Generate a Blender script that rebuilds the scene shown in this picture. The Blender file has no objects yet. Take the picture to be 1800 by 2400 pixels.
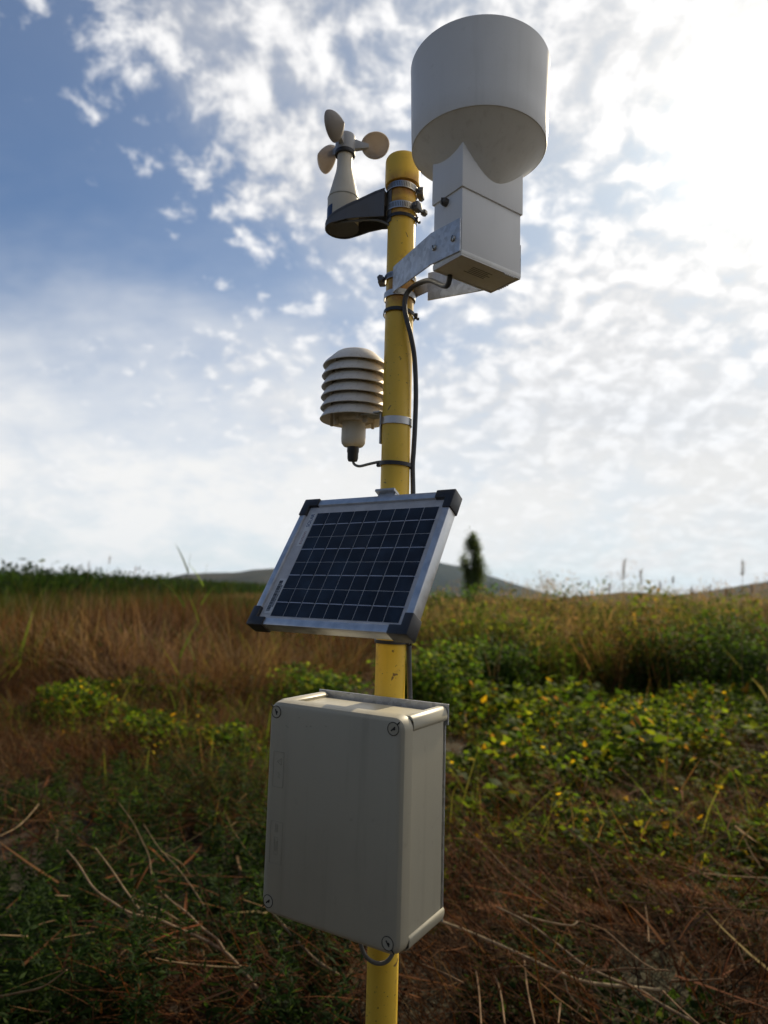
import bpy, bmesh, math, random
import numpy as np
from mathutils import Vector, Matrix

R = math.radians
PI = math.pi
scene = bpy.context.scene
COL = scene.collection
rng = np.random.default_rng(7)
random.seed(7)

# ------------------------------------------------------------------ camera
EYE = 1.5
cam_d = bpy.data.cameras.new('camera')
cam_d.sensor_fit = 'VERTICAL'
cam_d.sensor_height = 36.0
cam_d.sensor_width = 27.0
cam_d.lens = 24.0
cam_d.clip_start = 0.02
cam_d.clip_end = 20000.0
cam_d.dof.use_dof = True
cam_d.dof.focus_distance = 1.1
cam_d.dof.aperture_fstop = 3.7
cam = bpy.data.objects.new('camera', cam_d)
COL.objects.link(cam)
PITCH, ROLL = R(6.72), R(1.556)
fwd = Vector((0, math.cos(PITCH), math.sin(PITCH)))
up0 = Vector((0, -math.sin(PITCH), math.cos(PITCH)))
rt0 = Vector((1, 0, 0))
upv = up0 * math.cos(ROLL) - rt0 * math.sin(ROLL)
rtv = rt0 * math.cos(ROLL) + up0 * math.sin(ROLL)
cam.matrix_world = Matrix(((rtv.x, upv.x, -fwd.x, 0), (rtv.y, upv.y, -fwd.y, 0), (rtv.z, upv.z, -fwd.z, EYE), (0, 0, 0, 1)))
scene.camera = cam

# ------------------------------------------------------------------ sky
SUN_AZ, SUN_EL = R(31.5), R(33.0)
SUN = Vector((math.sin(SUN_AZ) * math.cos(SUN_EL), math.cos(SUN_AZ) * math.cos(SUN_EL), math.sin(SUN_EL)))
SKY_STRENGTH = 0.12
world = bpy.data.worlds.new('World')
scene.world = world
world.use_nodes = True
world.cycles.sampling_method = 'MANUAL'
world.cycles.sample_map_resolution = 512


class NT:
    """small helper for node trees"""
    def __init__(self, tree, dim='3D'):
        self.dim = dim
        self.t = tree
        self.n = tree.nodes
        self.l = tree.links

    def put(self, sock, v):
        if isinstance(v, bpy.types.NodeSocket):
            self.l.new(v, sock)
        elif v is not None:
            sock.default_value = v

    def node(self, kind, **kw):
        nd = self.n.new(kind)
        for k, v in kw.items():
            setattr(nd, k, v)
        return nd

    def m(self, op, a, b=None, c=None, clamp=False):
        nd = self.node('ShaderNodeMath', operation=op, use_clamp=clamp)
        self.put(nd.inputs[0], a)
        if b is not None:
            self.put(nd.inputs[1], b)
        if c is not None:
            self.put(nd.inputs[2], c)
        return nd.outputs[0]

    def vm(self, op, a, b=None, scale=None):
        nd = self.node('ShaderNodeVectorMath', operation=op)
        self.put(nd.inputs[0], a)
        if b is not None:
            self.put(nd.inputs[1], b)
        if scale is not None:
            self.put(nd.inputs['Scale'], scale)
        return nd.outputs['Value'] if op in ('DOT_PRODUCT', 'LENGTH', 'DISTANCE') else nd.outputs[0]

    def noise(self, vec, scale, detail=4, rough=.5, dist=0.0):
        nd = self.node('ShaderNodeTexNoise', noise_dimensions=self.dim)
        self.put(nd.inputs['Vector'], vec)
        nd.inputs['Scale'].default_value = scale
        nd.inputs['Detail'].default_value = detail
        nd.inputs['Roughness'].default_value = rough
        nd.inputs['Distortion'].default_value = dist
        return nd.outputs['Fac']

    def smooth(self, v, a, b, lo=0.0, hi=1.0):
        nd = self.node('ShaderNodeMapRange', interpolation_type='SMOOTHSTEP')
        self.put(nd.inputs[0], v)
        for i, q in enumerate((a, b, lo, hi)):
            self.put(nd.inputs[i + 1], q)
        return nd.outputs[0]

    def mix(self, f, a, b, mode='MIX'):
        nd = self.node('ShaderNodeMix', data_type='RGBA', blend_type=mode)
        self.put(nd.inputs[0], f)
        self.put(nd.inputs[6], a)
        self.put(nd.inputs[7], b)
        return nd.outputs[2]

    def ramp(self, f, stops):
        nd = self.node('ShaderNodeValToRGB')
        el = nd.color_ramp.elements
        while len(el) > 1:
            el.remove(el[-1])
        el[0].position, el[0].color = stops[0][0], (*stops[0][1], 1)
        for p, c in stops[1:]:
            e = el.new(p)
            e.color = (*c, 1)
        self.put(nd.inputs[0], f)
        return nd.outputs[0]


SEED = 1.3
CS0, CB, CG = .74, 7.2, 1.1
BR_, BG_, BB_ = .22, .47, .66
HZ = (7.2, 7.2, 7.15, 1)


def build_sky():
    w = NT(world.node_tree, '2D')
    w.n.clear()
    out = w.node('ShaderNodeOutputWorld')
    bg = w.node('ShaderNodeBackground')
    bg.inputs['Strength'].default_value = SKY_STRENGTH
    w.l.new(bg.outputs[0], out.inputs[0])
    sky = w.node('ShaderNodeTexSky', sky_type='NISHITA', sun_disc=False, sun_elevation=SUN_EL, sun_rotation=SUN_AZ,
                 air_density=1.0, dust_density=0.6, ozone_density=2.5, altitude=300)
    tc = w.node('ShaderNodeTexCoord')
    d = w.vm('NORMALIZE', tc.outputs['Generated'])
    sp = w.node('ShaderNodeSeparateXYZ')
    w.l.new(d, sp.inputs[0])
    dx, dy, dz = sp.outputs
    zc = w.m('MAXIMUM', dz, 0.0)
    # cloud layer seen in perspective: a flat sheet overhead
    k = w.m('DIVIDE', 1.0, w.m('ADD', zc, 0.42))
    cb = w.node('ShaderNodeCombineXYZ')
    w.put(cb.inputs[0], w.m('MULTIPLY', dx, k))
    w.put(cb.inputs[1], w.m('MULTIPLY', dy, k))
    p = cb.outputs[0]
    nz = w.node('ShaderNodeTexNoise', noise_dimensions='2D')
    w.put(nz.inputs['Vector'], p)
    nz.inputs['Scale'].default_value = 6.0
    nz.inputs['Detail'].default_value = 2
    pw = w.vm('ADD', p, w.vm('SCALE', w.vm('SUBTRACT', nz.outputs['Color'], (.5, .5, .5)), scale=.055))
    big = w.noise(w.vm('ADD', p, (SEED, SEED*.7, 0)), 2.1, 1.5, .5)
    puffs = w.noise(pw, 16.5, 8, .62)
    vor = w.node('ShaderNodeTexVoronoi', feature='SMOOTH_F1', voronoi_dimensions='2D')
    w.put(vor.inputs['Vector'], pw)
    vor.inputs['Scale'].default_value = 21.0
    vor.inputs['Smoothness'].default_value = .5
    cells = w.m('SUBTRACT', .80, vor.outputs['Distance'])
    body = w.m('ADD', w.m('MULTIPLY', puffs, .84), w.m('MULTIPLY', cells, .26))
    # more cloud towards the sun's side of the sky, open blue on the other
    hs = w.m('DIVIDE', w.m('ADD', w.m('MULTIPLY', dx, math.sin(SUN_AZ)), w.m('MULTIPLY', dy, math.cos(SUN_AZ))), w.m('ADD', w.m('SQRT', w.m('ADD', w.m('MULTIPLY', dx, dx), w.m('MULTIPLY', dy, dy))), .05))
    front = w.smooth(hs, -.6, .55)
    side = w.m('ADD', w.m('SUBTRACT', w.m('MULTIPLY', w.m('ADD', dx, .14), .62), w.m('MULTIPLY', w.m('SUBTRACT', 1.0, front), .10)), w.m('MULTIPLY', w.m('SUBTRACT', big, .5), 1.15))
    # an open lane between the high puffs and the low bank, closing towards the sun
    lane = w.m('MULTIPLY', w.smooth(w.m('ABSOLUTE', w.m('SUBTRACT', zc, .395)), .03, .13, 1.0, 0.0), w.smooth(dx, -.02, .26, 1.0, 0.0))
    side = w.m('SUBTRACT', side, w.m('MULTIPLY', lane, .24))
    cover = w.m('ADD', body, w.m('MULTIPLY', side, .60))
    dens = w.smooth(cover, .47, .75)
    thin = w.smooth(w.m('ADD', w.noise(pw, 5.0, 5, .6), side), .45, 1.1, 0, .62)
    dens = w.m('SUBTRACT', 1.0, w.m('MULTIPLY', w.m('SUBTRACT', 1.0, dens), w.m('SUBTRACT', 1.0, thin)))
    # sunlight scattered forward through the cloud
    g = w.m('MAXIMUM', w.vm('DOT_PRODUCT', d, tuple(SUN)), 0.0)
    g4 = w.m('POWER', g, 6.0)
    g40 = w.m('POWER', g, 60.0)
    g400 = w.m('POWER', g, 300.0)
    shade = w.smooth(w.m('ADD', puffs, w.m('MULTIPLY', cells, .3)), .45, .85, CS0, 1.04)
    lum = w.m('MULTIPLY', shade, w.m('MULTIPLY', w.m('ADD', .55, w.m('MULTIPLY', front, .45)), w.m('ADD', CB, w.m('MULTIPLY', g4, CG))))
    cloud = w.vm('SCALE', (1.0, .995, 1.0), scale=lum)
    blue = w.vm('MULTIPLY', sky.outputs[0], (BR_, BG_, BB_))
    # pale moist air low down
    low = w.smooth(w.m('ADD', zc, w.m('MULTIPLY', w.m('SUBTRACT', w.noise(w.vm('MULTIPLY', p, (1.0, 1.6, 1.0)), 3.4, 4, .55), .5), .20)), .14, .50, .98, .08)
    hz_n = w.smooth(w.noise(pw, 3.0, 4, .6), .3, .7, .8, 1.1)
    base = w.mix(w.m('MULTIPLY', low, hz_n, clamp=True), blue, w.vm('SCALE', HZ[:3], scale=w.m('ADD', .42, w.m('MULTIPLY', front, .58))))
    # thin veil that scatters the sun forward
    base = w.mix(w.m('MULTIPLY', w.m('POWER', g, 5.5), .62, clamp=True), base, w.vm('SCALE', (1.0, .99, .96), scale=w.m('ADD', 5.5, w.m('MULTIPLY', g4, .9))))
    col = w.mix(w.m('MULTIPLY', dens, w.smooth(zc, .04, .42, .30, 1.0)), base, cloud)
    glow = w.m('ADD', w.m('MULTIPLY', g40, 1.3), w.m('MULTIPLY', g400, 8.0))
    col = w.vm('ADD', col, w.vm('SCALE', (1.0, .94, .78), scale=glow))
    w.l.new(col, bg.inputs['Color'])


build_sky()

# ------------------------------------------------------------------ sun
sd = bpy.data.lights.new('sun', 'SUN')
sd.energy = 4.3
sd.angle = R(0.6)
sd.color = (1.0, .85, .60)
sun = bpy.data.objects.new('sun', sd)
COL.objects.link(sun)
sun.rotation_euler = SUN.to_track_quat('Z', 'Y').to_euler()
sun.location = (6, 10, 8)

vs = scene.view_settings
vs.view_transform = 'Standard'
vs.look = 'None'
vs.gamma = 1.0
vs.exposure = 0.12
vs.use_curve_mapping = False
scene.render.engine = 'CYCLES'
cy = scene.cycles
cy.max_bounces = 8
cy.diffuse_bounces = 3
cy.glossy_bounces = 3
cy.transmission_bounces = 5
cy.transparent_max_bounces = 8
cy.volume_bounces = 1
cy.use_denoising = True
cy.sample_clamp_indirect = 6


# ------------------------------------------------------------------ materials
def new_mat(name):
    m = bpy.data.materials.new(name)
    m.use_nodes = True
    t = NT(m.node_tree)
    b = next(n for n in t.n if n.type == 'BSDF_PRINCIPLED')
    return m, t, b


def coords(t):
    return t.node('ShaderNodeTexCoord').outputs['Object']


def mat_plastic(name, col, rough=.45, dirt=.12, dirt_col=(.25, .2, .14), scale=14, spec=.5, bump=.02, transl=0.0):
    m, t, b = new_mat(name)
    c = coords(t)
    n1 = t.noise(c, scale, 6, .6)
    n2 = t.noise(c, scale * 9, 4, .6)
    f = t.smooth(n1, .42, .78, 0, dirt)
    f2 = t.smooth(n2, .62, .78, 0, dirt * 1.6)
    cc = t.mix(f, (*col, 1), (*dirt_col, 1))
    cc = t.mix(f2, cc, (*dirt_col, 1))
    # rain streaks and settled dust, drawn out downwards
    n3 = t.noise(t.vm('MULTIPLY', c, (1.0, 1.0, .07)), scale * 6, 5, .65)
    cc = t.mix(t.smooth(n3, .50, .74, 0, dirt * 1.1), cc, (*[q * .8 for q in dirt_col], 1))
    t.put(b.inputs['Base Color'], cc)
    t.put(b.inputs['Roughness'], t.smooth(n1, .3, .7, rough - .06, rough + .1))
    b.inputs['Specular IOR Level'].default_value = spec
    bp = t.node('ShaderNodeBump')
    bp.inputs['Strength'].default_value = bump
    bp.inputs['Distance'].default_value = .002
    t.put(bp.inputs['Height'], n2)
    t.l.new(bp.outputs[0], b.inputs['Normal'])
    if transl:
        out = next(n for n in t.n if n.type == 'OUTPUT_MATERIAL')
        tr = t.node('ShaderNodeBsdfTranslucent')
        t.put(tr.inputs[0], cc)
        mx = t.node('ShaderNodeMixShader')
        mx.inputs[0].default_value = transl
        t.l.new(b.outputs[0], mx.inputs[1])
        t.l.new(tr.outputs[0], mx.inputs[2])
        t.l.new(mx.outputs[0], out.inputs[0])
    return m


def mat_metal(name, col, rough=.4, spangle=0.0, metallic=.9):
    m, t, b = new_mat(name)
    c = coords(t)
    n1 = t.noise(c, 60, 4, .6)
    cc = t.mix(t.smooth(n1, .3, .7), (*[q * .8 for q in col], 1), (*col, 1))
    if spangle:
        v = t.node('ShaderNodeTexVoronoi')
        t.put(v.inputs['Vector'], c)
        v.inputs['Scale'].default_value = 130
        sp = t.node('ShaderNodeSeparateColor')
        t.l.new(v.outputs['Color'], sp.inputs[0])
        cc = t.mix(t.m('MULTIPLY', sp.outputs[0], spangle), cc, (*[min(1, q * 1.5) for q in col], 1))
        t.put(b.inputs['Roughness'], t.m('ADD', rough, t.m('MULTIPLY', sp.outputs[1], .15)))
    else:
        t.put(b.inputs['Roughness'], t.smooth(n1, .2, .8, rough - .08, rough + .12))
    t.put(b.inputs['Base Color'], cc)
    b.inputs['Metallic'].default_value = metallic
    return m


def mat_pole():
    m, t, b = new_mat('yellow_paint')
    c = coords(t)
    n1 = t.noise(c, 9, 6, .6)
    n2 = t.noise(c, 160, 3, .6)
    n3 = t.noise(c, 26, 6, .65)
    cc = t.mix(t.smooth(n1, .3, .7), (.83, .53, .05, 1), (.90, .59, .065, 1))
    cc = t.mix(t.smooth(n3, .60, .78, 0, .55), cc, (.34, .17, .06, 1))
    cc = t.mix(t.smooth(n2, .66, .72, 0, .75), cc, (.12, .07, .035, 1))
    n5 = t.noise(c, 48, 3, .5, .6)
    cc = t.mix(t.smooth(n5, .685, .70, 0, .85), cc, (.16, .085, .045, 1))
    n6 = t.noise(t.vm('MULTIPLY', c, (1.0, 1.0, .12)), 60, 4, .6)
    cc = t.mix(t.smooth(n6, .55, .75, 0, .16), cc, (.5, .33, .08, 1))
    sp = t.node('ShaderNodeSeparateXYZ')
    t.l.new(c, sp.inputs[0])
    # rust where the steel clamps sit
    tot = None
    for z, h in ((2.196, .022), (2.158, .020), (2.010, .03)):
        dd = t.m('ABSOLUTE', t.m('SUBTRACT', sp.outputs[2], z))
        band = t.smooth(dd, h * .4, h * 1.4, 1, 0)
        tot = band if tot is None else t.m('MAXIMUM', tot, band)
    cc = t.mix(t.m('MULTIPLY', tot, t.smooth(n3, .3, .62, .05, .8)), cc, (.30, .10, .035, 1))
    t.put(b.inputs['Base Color'], cc)
    t.put(b.inputs['Roughness'], t.smooth(n3, .3, .7, .34, .55))
    bp = t.node('ShaderNodeBump')
    bp.inputs['Strength'].default_value = .12
    bp.inputs['Distance'].default_value = .001
    t.put(bp.inputs['Height'], t.noise(c, 70, 5, .6))
    t.l.new(bp.outputs[0], b.inputs['Normal'])
    return m


def mat_flat(name, col, rough=.5, metallic=0.0, spec=.5, coat=0.0):
    m, t, b = new_mat(name)
    c = coords(t)
    n = t.noise(c, 45, 4, .6)
    t.put(b.inputs['Base Color'], t.mix(t.smooth(n, .3, .7), (*[q * .82 for q in col], 1), (*col, 1)))
    b.inputs['Roughness'].default_value = rough
    b.inputs['Metallic'].default_value = metallic
    b.inputs['Specular IOR Level'].default_value = spec
    b.inputs['Coat Weight'].default_value = coat
    return m


def mat_leaf(name, transl=.45, rough=.5, spec=.35):
    """colour comes from the per-leaf attribute 'Col'"""
    m, t, b = new_mat(name)
    a = t.node('ShaderNodeAttribute', attribute_name='Col')
    out = next(n for n in t.n if n.type == 'OUTPUT_MATERIAL')
    t.l.new(a.outputs['Color'], b.inputs['Base Color'])
    b.inputs['Roughness'].default_value = rough
    b.inputs['Specular IOR Level'].default_value = spec
    tr = t.node('ShaderNodeBsdfTranslucent')
    t.put(tr.inputs[0], t.vm('MULTIPLY', a.outputs['Color'], (1.5, 1.35, .8)))
    mx = t.node('ShaderNodeMixShader')
    mx.inputs[0].default_value = transl
    t.l.new(b.outputs[0], mx.inputs[1])
    t.l.new(tr.outputs[0], mx.inputs[2])
    t.l.new(mx.outputs[0], out.inputs[0])
    return m


def mat_glass_cover():
    m, t, b = new_mat('cover_glass')
    out = next(n for n in t.n if n.type == 'OUTPUT_MATERIAL')
    t.n.remove(b)
    tr = t.node('ShaderNodeBsdfTransparent')
    gl = t.node('ShaderNodeBsdfGlossy')
    gl.inputs['Roughness'].default_value = .12
    lw = t.node('ShaderNodeLayerWeight')
    lw.inputs[0].default_value = .5
    fr = t.m('ADD', .04, t.m('MULTIPLY', t.m('POWER', lw.outputs['Facing'], 5.0), .96))
    n = t.noise(coords(t), 30, 5, .6)
    mx = t.node('ShaderNodeMixShader')
    t.put(mx.inputs[0], t.m('ADD', fr, t.smooth(n, .4, .75, 0.0, .055)))
    t.l.new(tr.outputs[0], mx.inputs[1])
    t.l.new(gl.outputs[0], mx.inputs[2])
    t.l.new(mx.outputs[0], out.inputs[0])
    return m


def mat_ground():
    m, t, b = new_mat('soil_and_litter')
    c = t.node('ShaderNodeNewGeometry').outputs['Position']
    n1 = t.noise(c, .35, 6, .6)
    n2 = t.noise(c, 6, 6, .65)
    cc = t.ramp(n2, [(.25, (.014, .008, .004)), (.5, (.036, .020, .009)), (.75, (.065, .038, .018))])
    cc = t.mix(t.smooth(n1, .45, .62, 0, .7), cc, (.035, .045, .012, 1))
    t.put(b.inputs['Base Color'], cc)
    b.inputs['Roughness'].default_value = .95
    bp = t.node('ShaderNodeBump')
    bp.inputs['Strength'].default_value = .6
    bp.inputs['Distance'].default_value = .05
    t.put(bp.inputs['Height'], n2)
    t.l.new(bp.outputs[0], b.inputs['Normal'])
    return m


def mat_hill(name, a, b_, scale):
    m, t, b = new_mat(name)
    c = t.node('ShaderNodeNewGeometry').outputs['Position']
    n1 = t.noise(c, scale, 8, .65)
    n2 = t.noise(c, scale * 5, 6, .6)
    cc = t.mix(t.smooth(n1, .35, .65), (*a, 1), (*b_, 1))
    cc = t.mix(t.smooth(n2, .5, .7, 0, .6), cc, (*[q * .5 for q in a], 1))
    t.put(b.inputs['Base Color'], cc)
    b.inputs['Roughness'].default_value = 1.0
    b.inputs['Specular IOR Level'].default_value = .1
    return m


def mat_cell():
    m, t, b = new_mat('solar_cell_silicon')
    inf = t.node('ShaderNodeObjectInfo')
    n = t.noise(coords(t), 220, 3, .6)
    cc = t.mix(inf.outputs['Random'], (.006, .006, .008, 1), (.015, .014, .017, 1))
    cc = t.mix(t.smooth(n, .45, .7, 0, .35), cc, (.020, .018, .026, 1))
    t.put(b.inputs['Base Color'], cc)
    b.inputs['Roughness'].default_value = .35
    b.inputs['Specular IOR Level'].default_value = .15
    return m


MT = {
    'yellow': mat_pole(),
    'white': mat_plastic('white_gauge_paint', (.80, .79, .77), .42, .10, (.45, .42, .36), 10),
    'under': mat_plastic('gauge_underside', (.84, .82, .77), .5, .16, (.42, .36, .28), 16),
    'collar': mat_plastic('gauge_collar_plastic', (.82, .81, .80), .4, .06, (.5, .47, .42), 10),
    'housing': mat_plastic('gauge_housing_plastic', (.81, .80, .79), .4, .06, (.5, .47, .42), 10),
    'cream': mat_plastic('aged_cream_plastic', (.66, .61, .50), .4, .16, (.40, .31, .19), 18),
    'shield': mat_plastic('aged_white_shield_plastic', (.84, .80, .73), .45, .26, (.46, .33, .2), 24, transl=.12),
    'shield_in': mat_plastic('shield_core_plastic', (.52, .46, .38), .5, .3, (.2, .15, .1), 24),
    'cup': mat_plastic('grey_cup_plastic', (.47, .42, .37), .4, .2, (.30, .22, .17), 20, transl=.45),
    'hub': mat_plastic('grey_hub_plastic', (.36, .37, .39), .38, .12, (.2, .2, .2), 20),
    'black': mat_plastic('black_plastic', (.022, .024, .030), .42, .25, (.07, .06, .05), 22),
    'dark': mat_plastic('dark_grey_plastic', (.125, .128, .14), .45, .2, (.1, .09, .07), 22),
    'galv': mat_metal('galvanised_steel', (.50, .52, .55), .42, .5, .75),
    'steel': mat_metal('clamp_steel', (.55, .55, .55), .35),
    'alu': mat_metal('aluminium_frame', (.68, .69, .71), .38, 0, .8),
    'box': mat_plastic('light_grey_box_plastic', (.45, .42, .325), .40, .16, (.24, .20, .14), 7),
    'boxlid': mat_plastic('light_grey_lid_plastic', (.45, .415, .315), .42, .20, (.24, .20, .14), 5),
    'mark': mat_flat('embossed_mark', (.385, .36, .28), .6),
    'slot': mat_flat('slot_black', (.02, .018, .015), .8),  # near-black for screw slots, screw rings, corner notches and the gasket
    'cell': mat_cell(),
    'sheet': mat_flat('white_back_sheet', (.66, .64, .63), .5),
    'ribbon': mat_flat('cell_ribbon', (.62, .62, .68), .35, .3),
    'grid': mat_flat('cell_grid_line', (.34, .33, .35), .5),
    'paper': mat_flat('label_paper', (.78, .78, .77), .5),
    'red': mat_flat('faded_red_print', (.40, .25, .25), .6),
    'blueprint': mat_flat('blue_print', (.03, .06, .16), .5),
    'ink': mat_flat('black_print', (.03, .03, .03), .6),
    'greyink': mat_flat('faded_grey_print', (.30, .29, .28), .6),
    'blue': mat_flat('dark_blue_sticker', (.015, .035, .12), .35),
    'cable': mat_plastic('dark_cable_sheath', (.06, .065, .075), .5, .2, (.14, .11, .08), 30),
    'greycable': mat_plastic('grey_cable_sheath', (.15, .145, .13), .5, .2, (.14, .11, .08), 30),
    'screw': mat_metal('screw_zinc', (.55, .53, .48), .4),
    'rustscrew': mat_metal('dark_bolt', (.16, .14, .12), .55),
    'glass': mat_glass_cover(),
    'ground': mat_ground(),
    'leaf': mat_leaf('green_leaf', .62, .65, .08),
    'straw': mat_leaf('dry_straw', .26, .75, .04),
    'bark': mat_flat('bark', (.07, .05, .035), .9),
    'hillblue': mat_hill('forested_hill', (.013, .020, .018), (.030, .034, .027), .004),
    'hillbrown': mat_hill('scrub_hill', (.024, .025, .017), (.055, .045, .029), .006),
    'slope': mat_hill('dry_slope', (.075, .055, .03), (.12, .09, .05), .05),
}


# ------------------------------------------------------------------ mesh helpers
class MB:
    def __init__(self):
        self.v = []
        self.f = []

    def add(self, v, f):
        o = len(self.v)
        self.v += [tuple(q) for q in v]
        self.f += [tuple(i + o for i in q) for q in f]
        return self

    def box(self, c, s, rot=None):
        hx, hy, hz = s[0] / 2, s[1] / 2, s[2] / 2
        v = [Vector((x, y, z)) for z in (-hz, hz) for y in (-hy, hy) for x in (-hx, hx)]
        if rot is not None:
            v = [rot @ q for q in v]
        v = [q + Vector(c) for q in v]
        return self.add(v, [(0, 2, 3, 1), (4, 5, 7, 6), (0, 1, 5, 4), (2, 6, 7, 3), (0, 4, 6, 2), (1, 3, 7, 5)])

    def lathe(self, prof, n=48, c=(0, 0, 0), close=False):
        v, f = [], []
        m = len(prof)
        for i in range(n):
            a = 2 * PI * i / n
            for r, z in prof:
                v.append((c[0] + r * math.cos(a), c[1] + r * math.sin(a), c[2] + z))
        for i in range(n):
            j = (i + 1) % n
            for k in range(m if close else m - 1):
                l = (k + 1) % m
                f.append((i * m + k, j * m + k, j * m + l, i * m + l))
        return self.add(v, f)

    def tube(self, pts, rad, n=10, cap=True):
        pts = [Vector(p) for p in pts]
        rads = rad if isinstance(rad, (list, tuple)) else [rad] * len(pts)
        v, f = [], []
        t0 = (pts[1] - pts[0]).normalized()
        nrm = t0.orthogonal().normalized()
        for i, p in enumerate(pts):
            t = (pts[min(i + 1, len(pts) - 1)] - pts[max(i - 1, 0)]).normalized()
            nrm = (nrm - t * nrm.dot(t)).normalized()
            b = t.cross(nrm)
            for k in range(n):
                a = 2 * PI * k / n
                v.append(p + (nrm * math.cos(a) + b * math.sin(a)) * rads[i])
        for i in range(len(pts) - 1):
            for k in range(n):
                l = (k + 1) % n
                f.append((i * n + k, i * n + l, (i + 1) * n + l, (i + 1) * n + k))
        if cap:
            f.append(tuple(range(n))[::-1])
            f.append(tuple((len(pts) - 1) * n + k for k in range(n)))
        return self.add(v, f)

    def prism(self, poly, z0, z1):
        n = len(poly)
        v = [(x, y, z0) for x, y in poly] + [(x, y, z1) for x, y in poly]
        f = [tuple(range(n))[::-1], tuple(range(n, 2 * n))] + [(i, (i + 1) % n, n + (i + 1) % n, n + i) for i in range(n)]
        return self.add(v, f)

    def sheet(self, top, bot, th, nrm_fn=None):
        """a bent plate: polylines of its upper and lower edge, given thickness across"""
        n = len(top)
        top = [Vector(p) for p in top]
        bot = [Vector(p) for p in bot]
        off = []
        for i in range(n):
            t = (top[min(i + 1, n - 1)] - top[max(i - 1, 0)])
            u = top[i] - bot[i]
            off.append(t.cross(u).normalized() * th)
        v = []
        for i in range(n):
            v += [top[i], bot[i], top[i] + off[i], bot[i] + off[i]]
        f = []
        for i in range(n - 1):
            a, b = i * 4, (i + 1) * 4
            f += [(a, b, b + 1, a + 1), (a + 2, a + 3, b + 3, b + 2), (a, a + 2, b + 2, b), (a + 1, b + 1, b + 3, a + 3)]
        f += [(0, 1, 3, 2), ((n - 1) * 4, (n - 1) * 4 + 2, (n - 1) * 4 + 3, (n - 1) * 4 + 1)]
        return self.add(v, f)

    def xf(self, mat):
        self.v = [tuple(mat @ Vector(q)) for q in self.v]
        return self

    def mesh(self, name, mat, bevel=0.0, seg=2, angle=35, smooth=True):
        me = bpy.data.meshes.new(name)
        me.from_pydata(self.v, [], self.f)
        bm = bmesh.new()
        bm.from_mesh(me)
        bmesh.ops.recalc_face_normals(bm, faces=bm.faces)
        if bevel:
            ed = [e for e in bm.edges if len(e.link_faces) == 2 and e.calc_face_angle(0) > R(25)]
            bmesh.ops.bevel(bm, geom=ed, offset=bevel, segments=seg, profile=.5, affect='EDGES', clamp_overlap=True)
        bm.to_mesh(me)
        bm.free()
        if smooth:
            me.polygons.foreach_set('use_smooth', [True] * len(me.polygons))
            me.set_sharp_from_angle(angle=R(angle))
        me.materials.append(mat)
        return me

    def build(self, name, mat, parent=None, **kw):
        return link(name, self.mesh(name, mat, **kw), parent)


def link(name, me, parent=None):
    o = bpy.data.objects.new(name, me)
    COL.objects.link(o)
    if parent is not None:
        o.parent = parent
    return o


def tag(o, label=None, cat=None, group=None, kind=None):
    for k, v in (('label', label), ('category', cat), ('group', group), ('kind', kind)):
        if v:
            o[k] = v
    return o


def thing(name, label, cat, loc=(0, 0, 0), rotz=0.0, group=None):
    o = bpy.data.objects.new(name, None)
    o.empty_display_size = .05
    COL.objects.link(o)
    o.location = loc
    o.rotation_euler = (0, 0, rotz)
    return tag(o, label, cat, group)


def rrect(w, h, r, n=6):
    pts = []
    for cx, cz, a0 in ((w / 2 - r, h / 2 - r, 0), (-w / 2 + r, h / 2 - r, 90), (-w / 2 + r, -h / 2 + r, 180), (w / 2 - r, -h / 2 + r, 270)):
        for i in range(n + 1):
            a = R(a0 + 90 * i / n)
            pts.append((cx + r * math.cos(a), cz + r * math.sin(a)))
    return pts


def smooth_path(pts, n=8):
    """Catmull-Rom through the points"""
    P = [Vector(p) for p in pts]
    P = [P[0] * 2 - P[1]] + P + [P[-1] * 2 - P[-2]]
    out = []
    for i in range(1, len(P) - 2):
        for k in range(n):
            t = k / n
            out.append(.5 * ((2 * P[i]) + (P[i + 1] - P[i - 1]) * t + (2 * P[i - 1] - 5 * P[i] + 4 * P[i + 1] - P[i + 2]) * t * t
                             + (3 * P[i] - P[i - 1] - 3 * P[i + 1] + P[i + 2]) * t ** 3))
    out.append(P[-2])
    return out


# ------------------------------------------------------------------ ground, hills
def terrain(x, y):
    d = np.hypot(x, y)
    z = .06 * np.sin(x * .9 + 1.3) * np.sin(y * .7) + .05 * np.sin(x * .33 - y * .41 + 2)
    z += .22 * np.exp(-((x + 4.6) / 2.2) ** 2 - ((y - 10.5) / 2.5) ** 2)      # the dry mound on the left
    z += .25 * np.exp(-((x - 5.5) / 5) ** 2 - ((y - 16) / 4) ** 2)
    return z * np.clip(d / 2.5, 0, 1) * np.exp(-(d / 120) ** 2)


def tri_mesh(name, v, tris, mat, col=None, smooth=True):
    me = bpy.data.meshes.new(name)
    v = np.asarray(v, np.float32)
    tris = np.asarray(tris, np.int32)
    me.vertices.add(len(v))
    me.vertices.foreach_set('co', v.ravel())
    me.loops.add(tris.size)
    me.loops.foreach_set('vertex_index', tris.ravel())
    me.polygons.add(len(tris))
    me.polygons.foreach_set('loop_start', np.arange(0, tris.size, 3, dtype=np.int32))
    me.polygons.foreach_set('loop_total', np.full(len(tris), 3, np.int32))
    me.polygons.foreach_set('use_smooth', np.full(len(tris), smooth))
    me.update(calc_edges=True)
    if col is not None:
        a = me.attributes.new('Col', 'FLOAT_COLOR', 'POINT')
        c = np.ones((len(v), 4), np.float32)
        c[:, :3] = col
        a.data.foreach_set('color', c.ravel())
    me.materials.append(mat)
    return me


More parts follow.
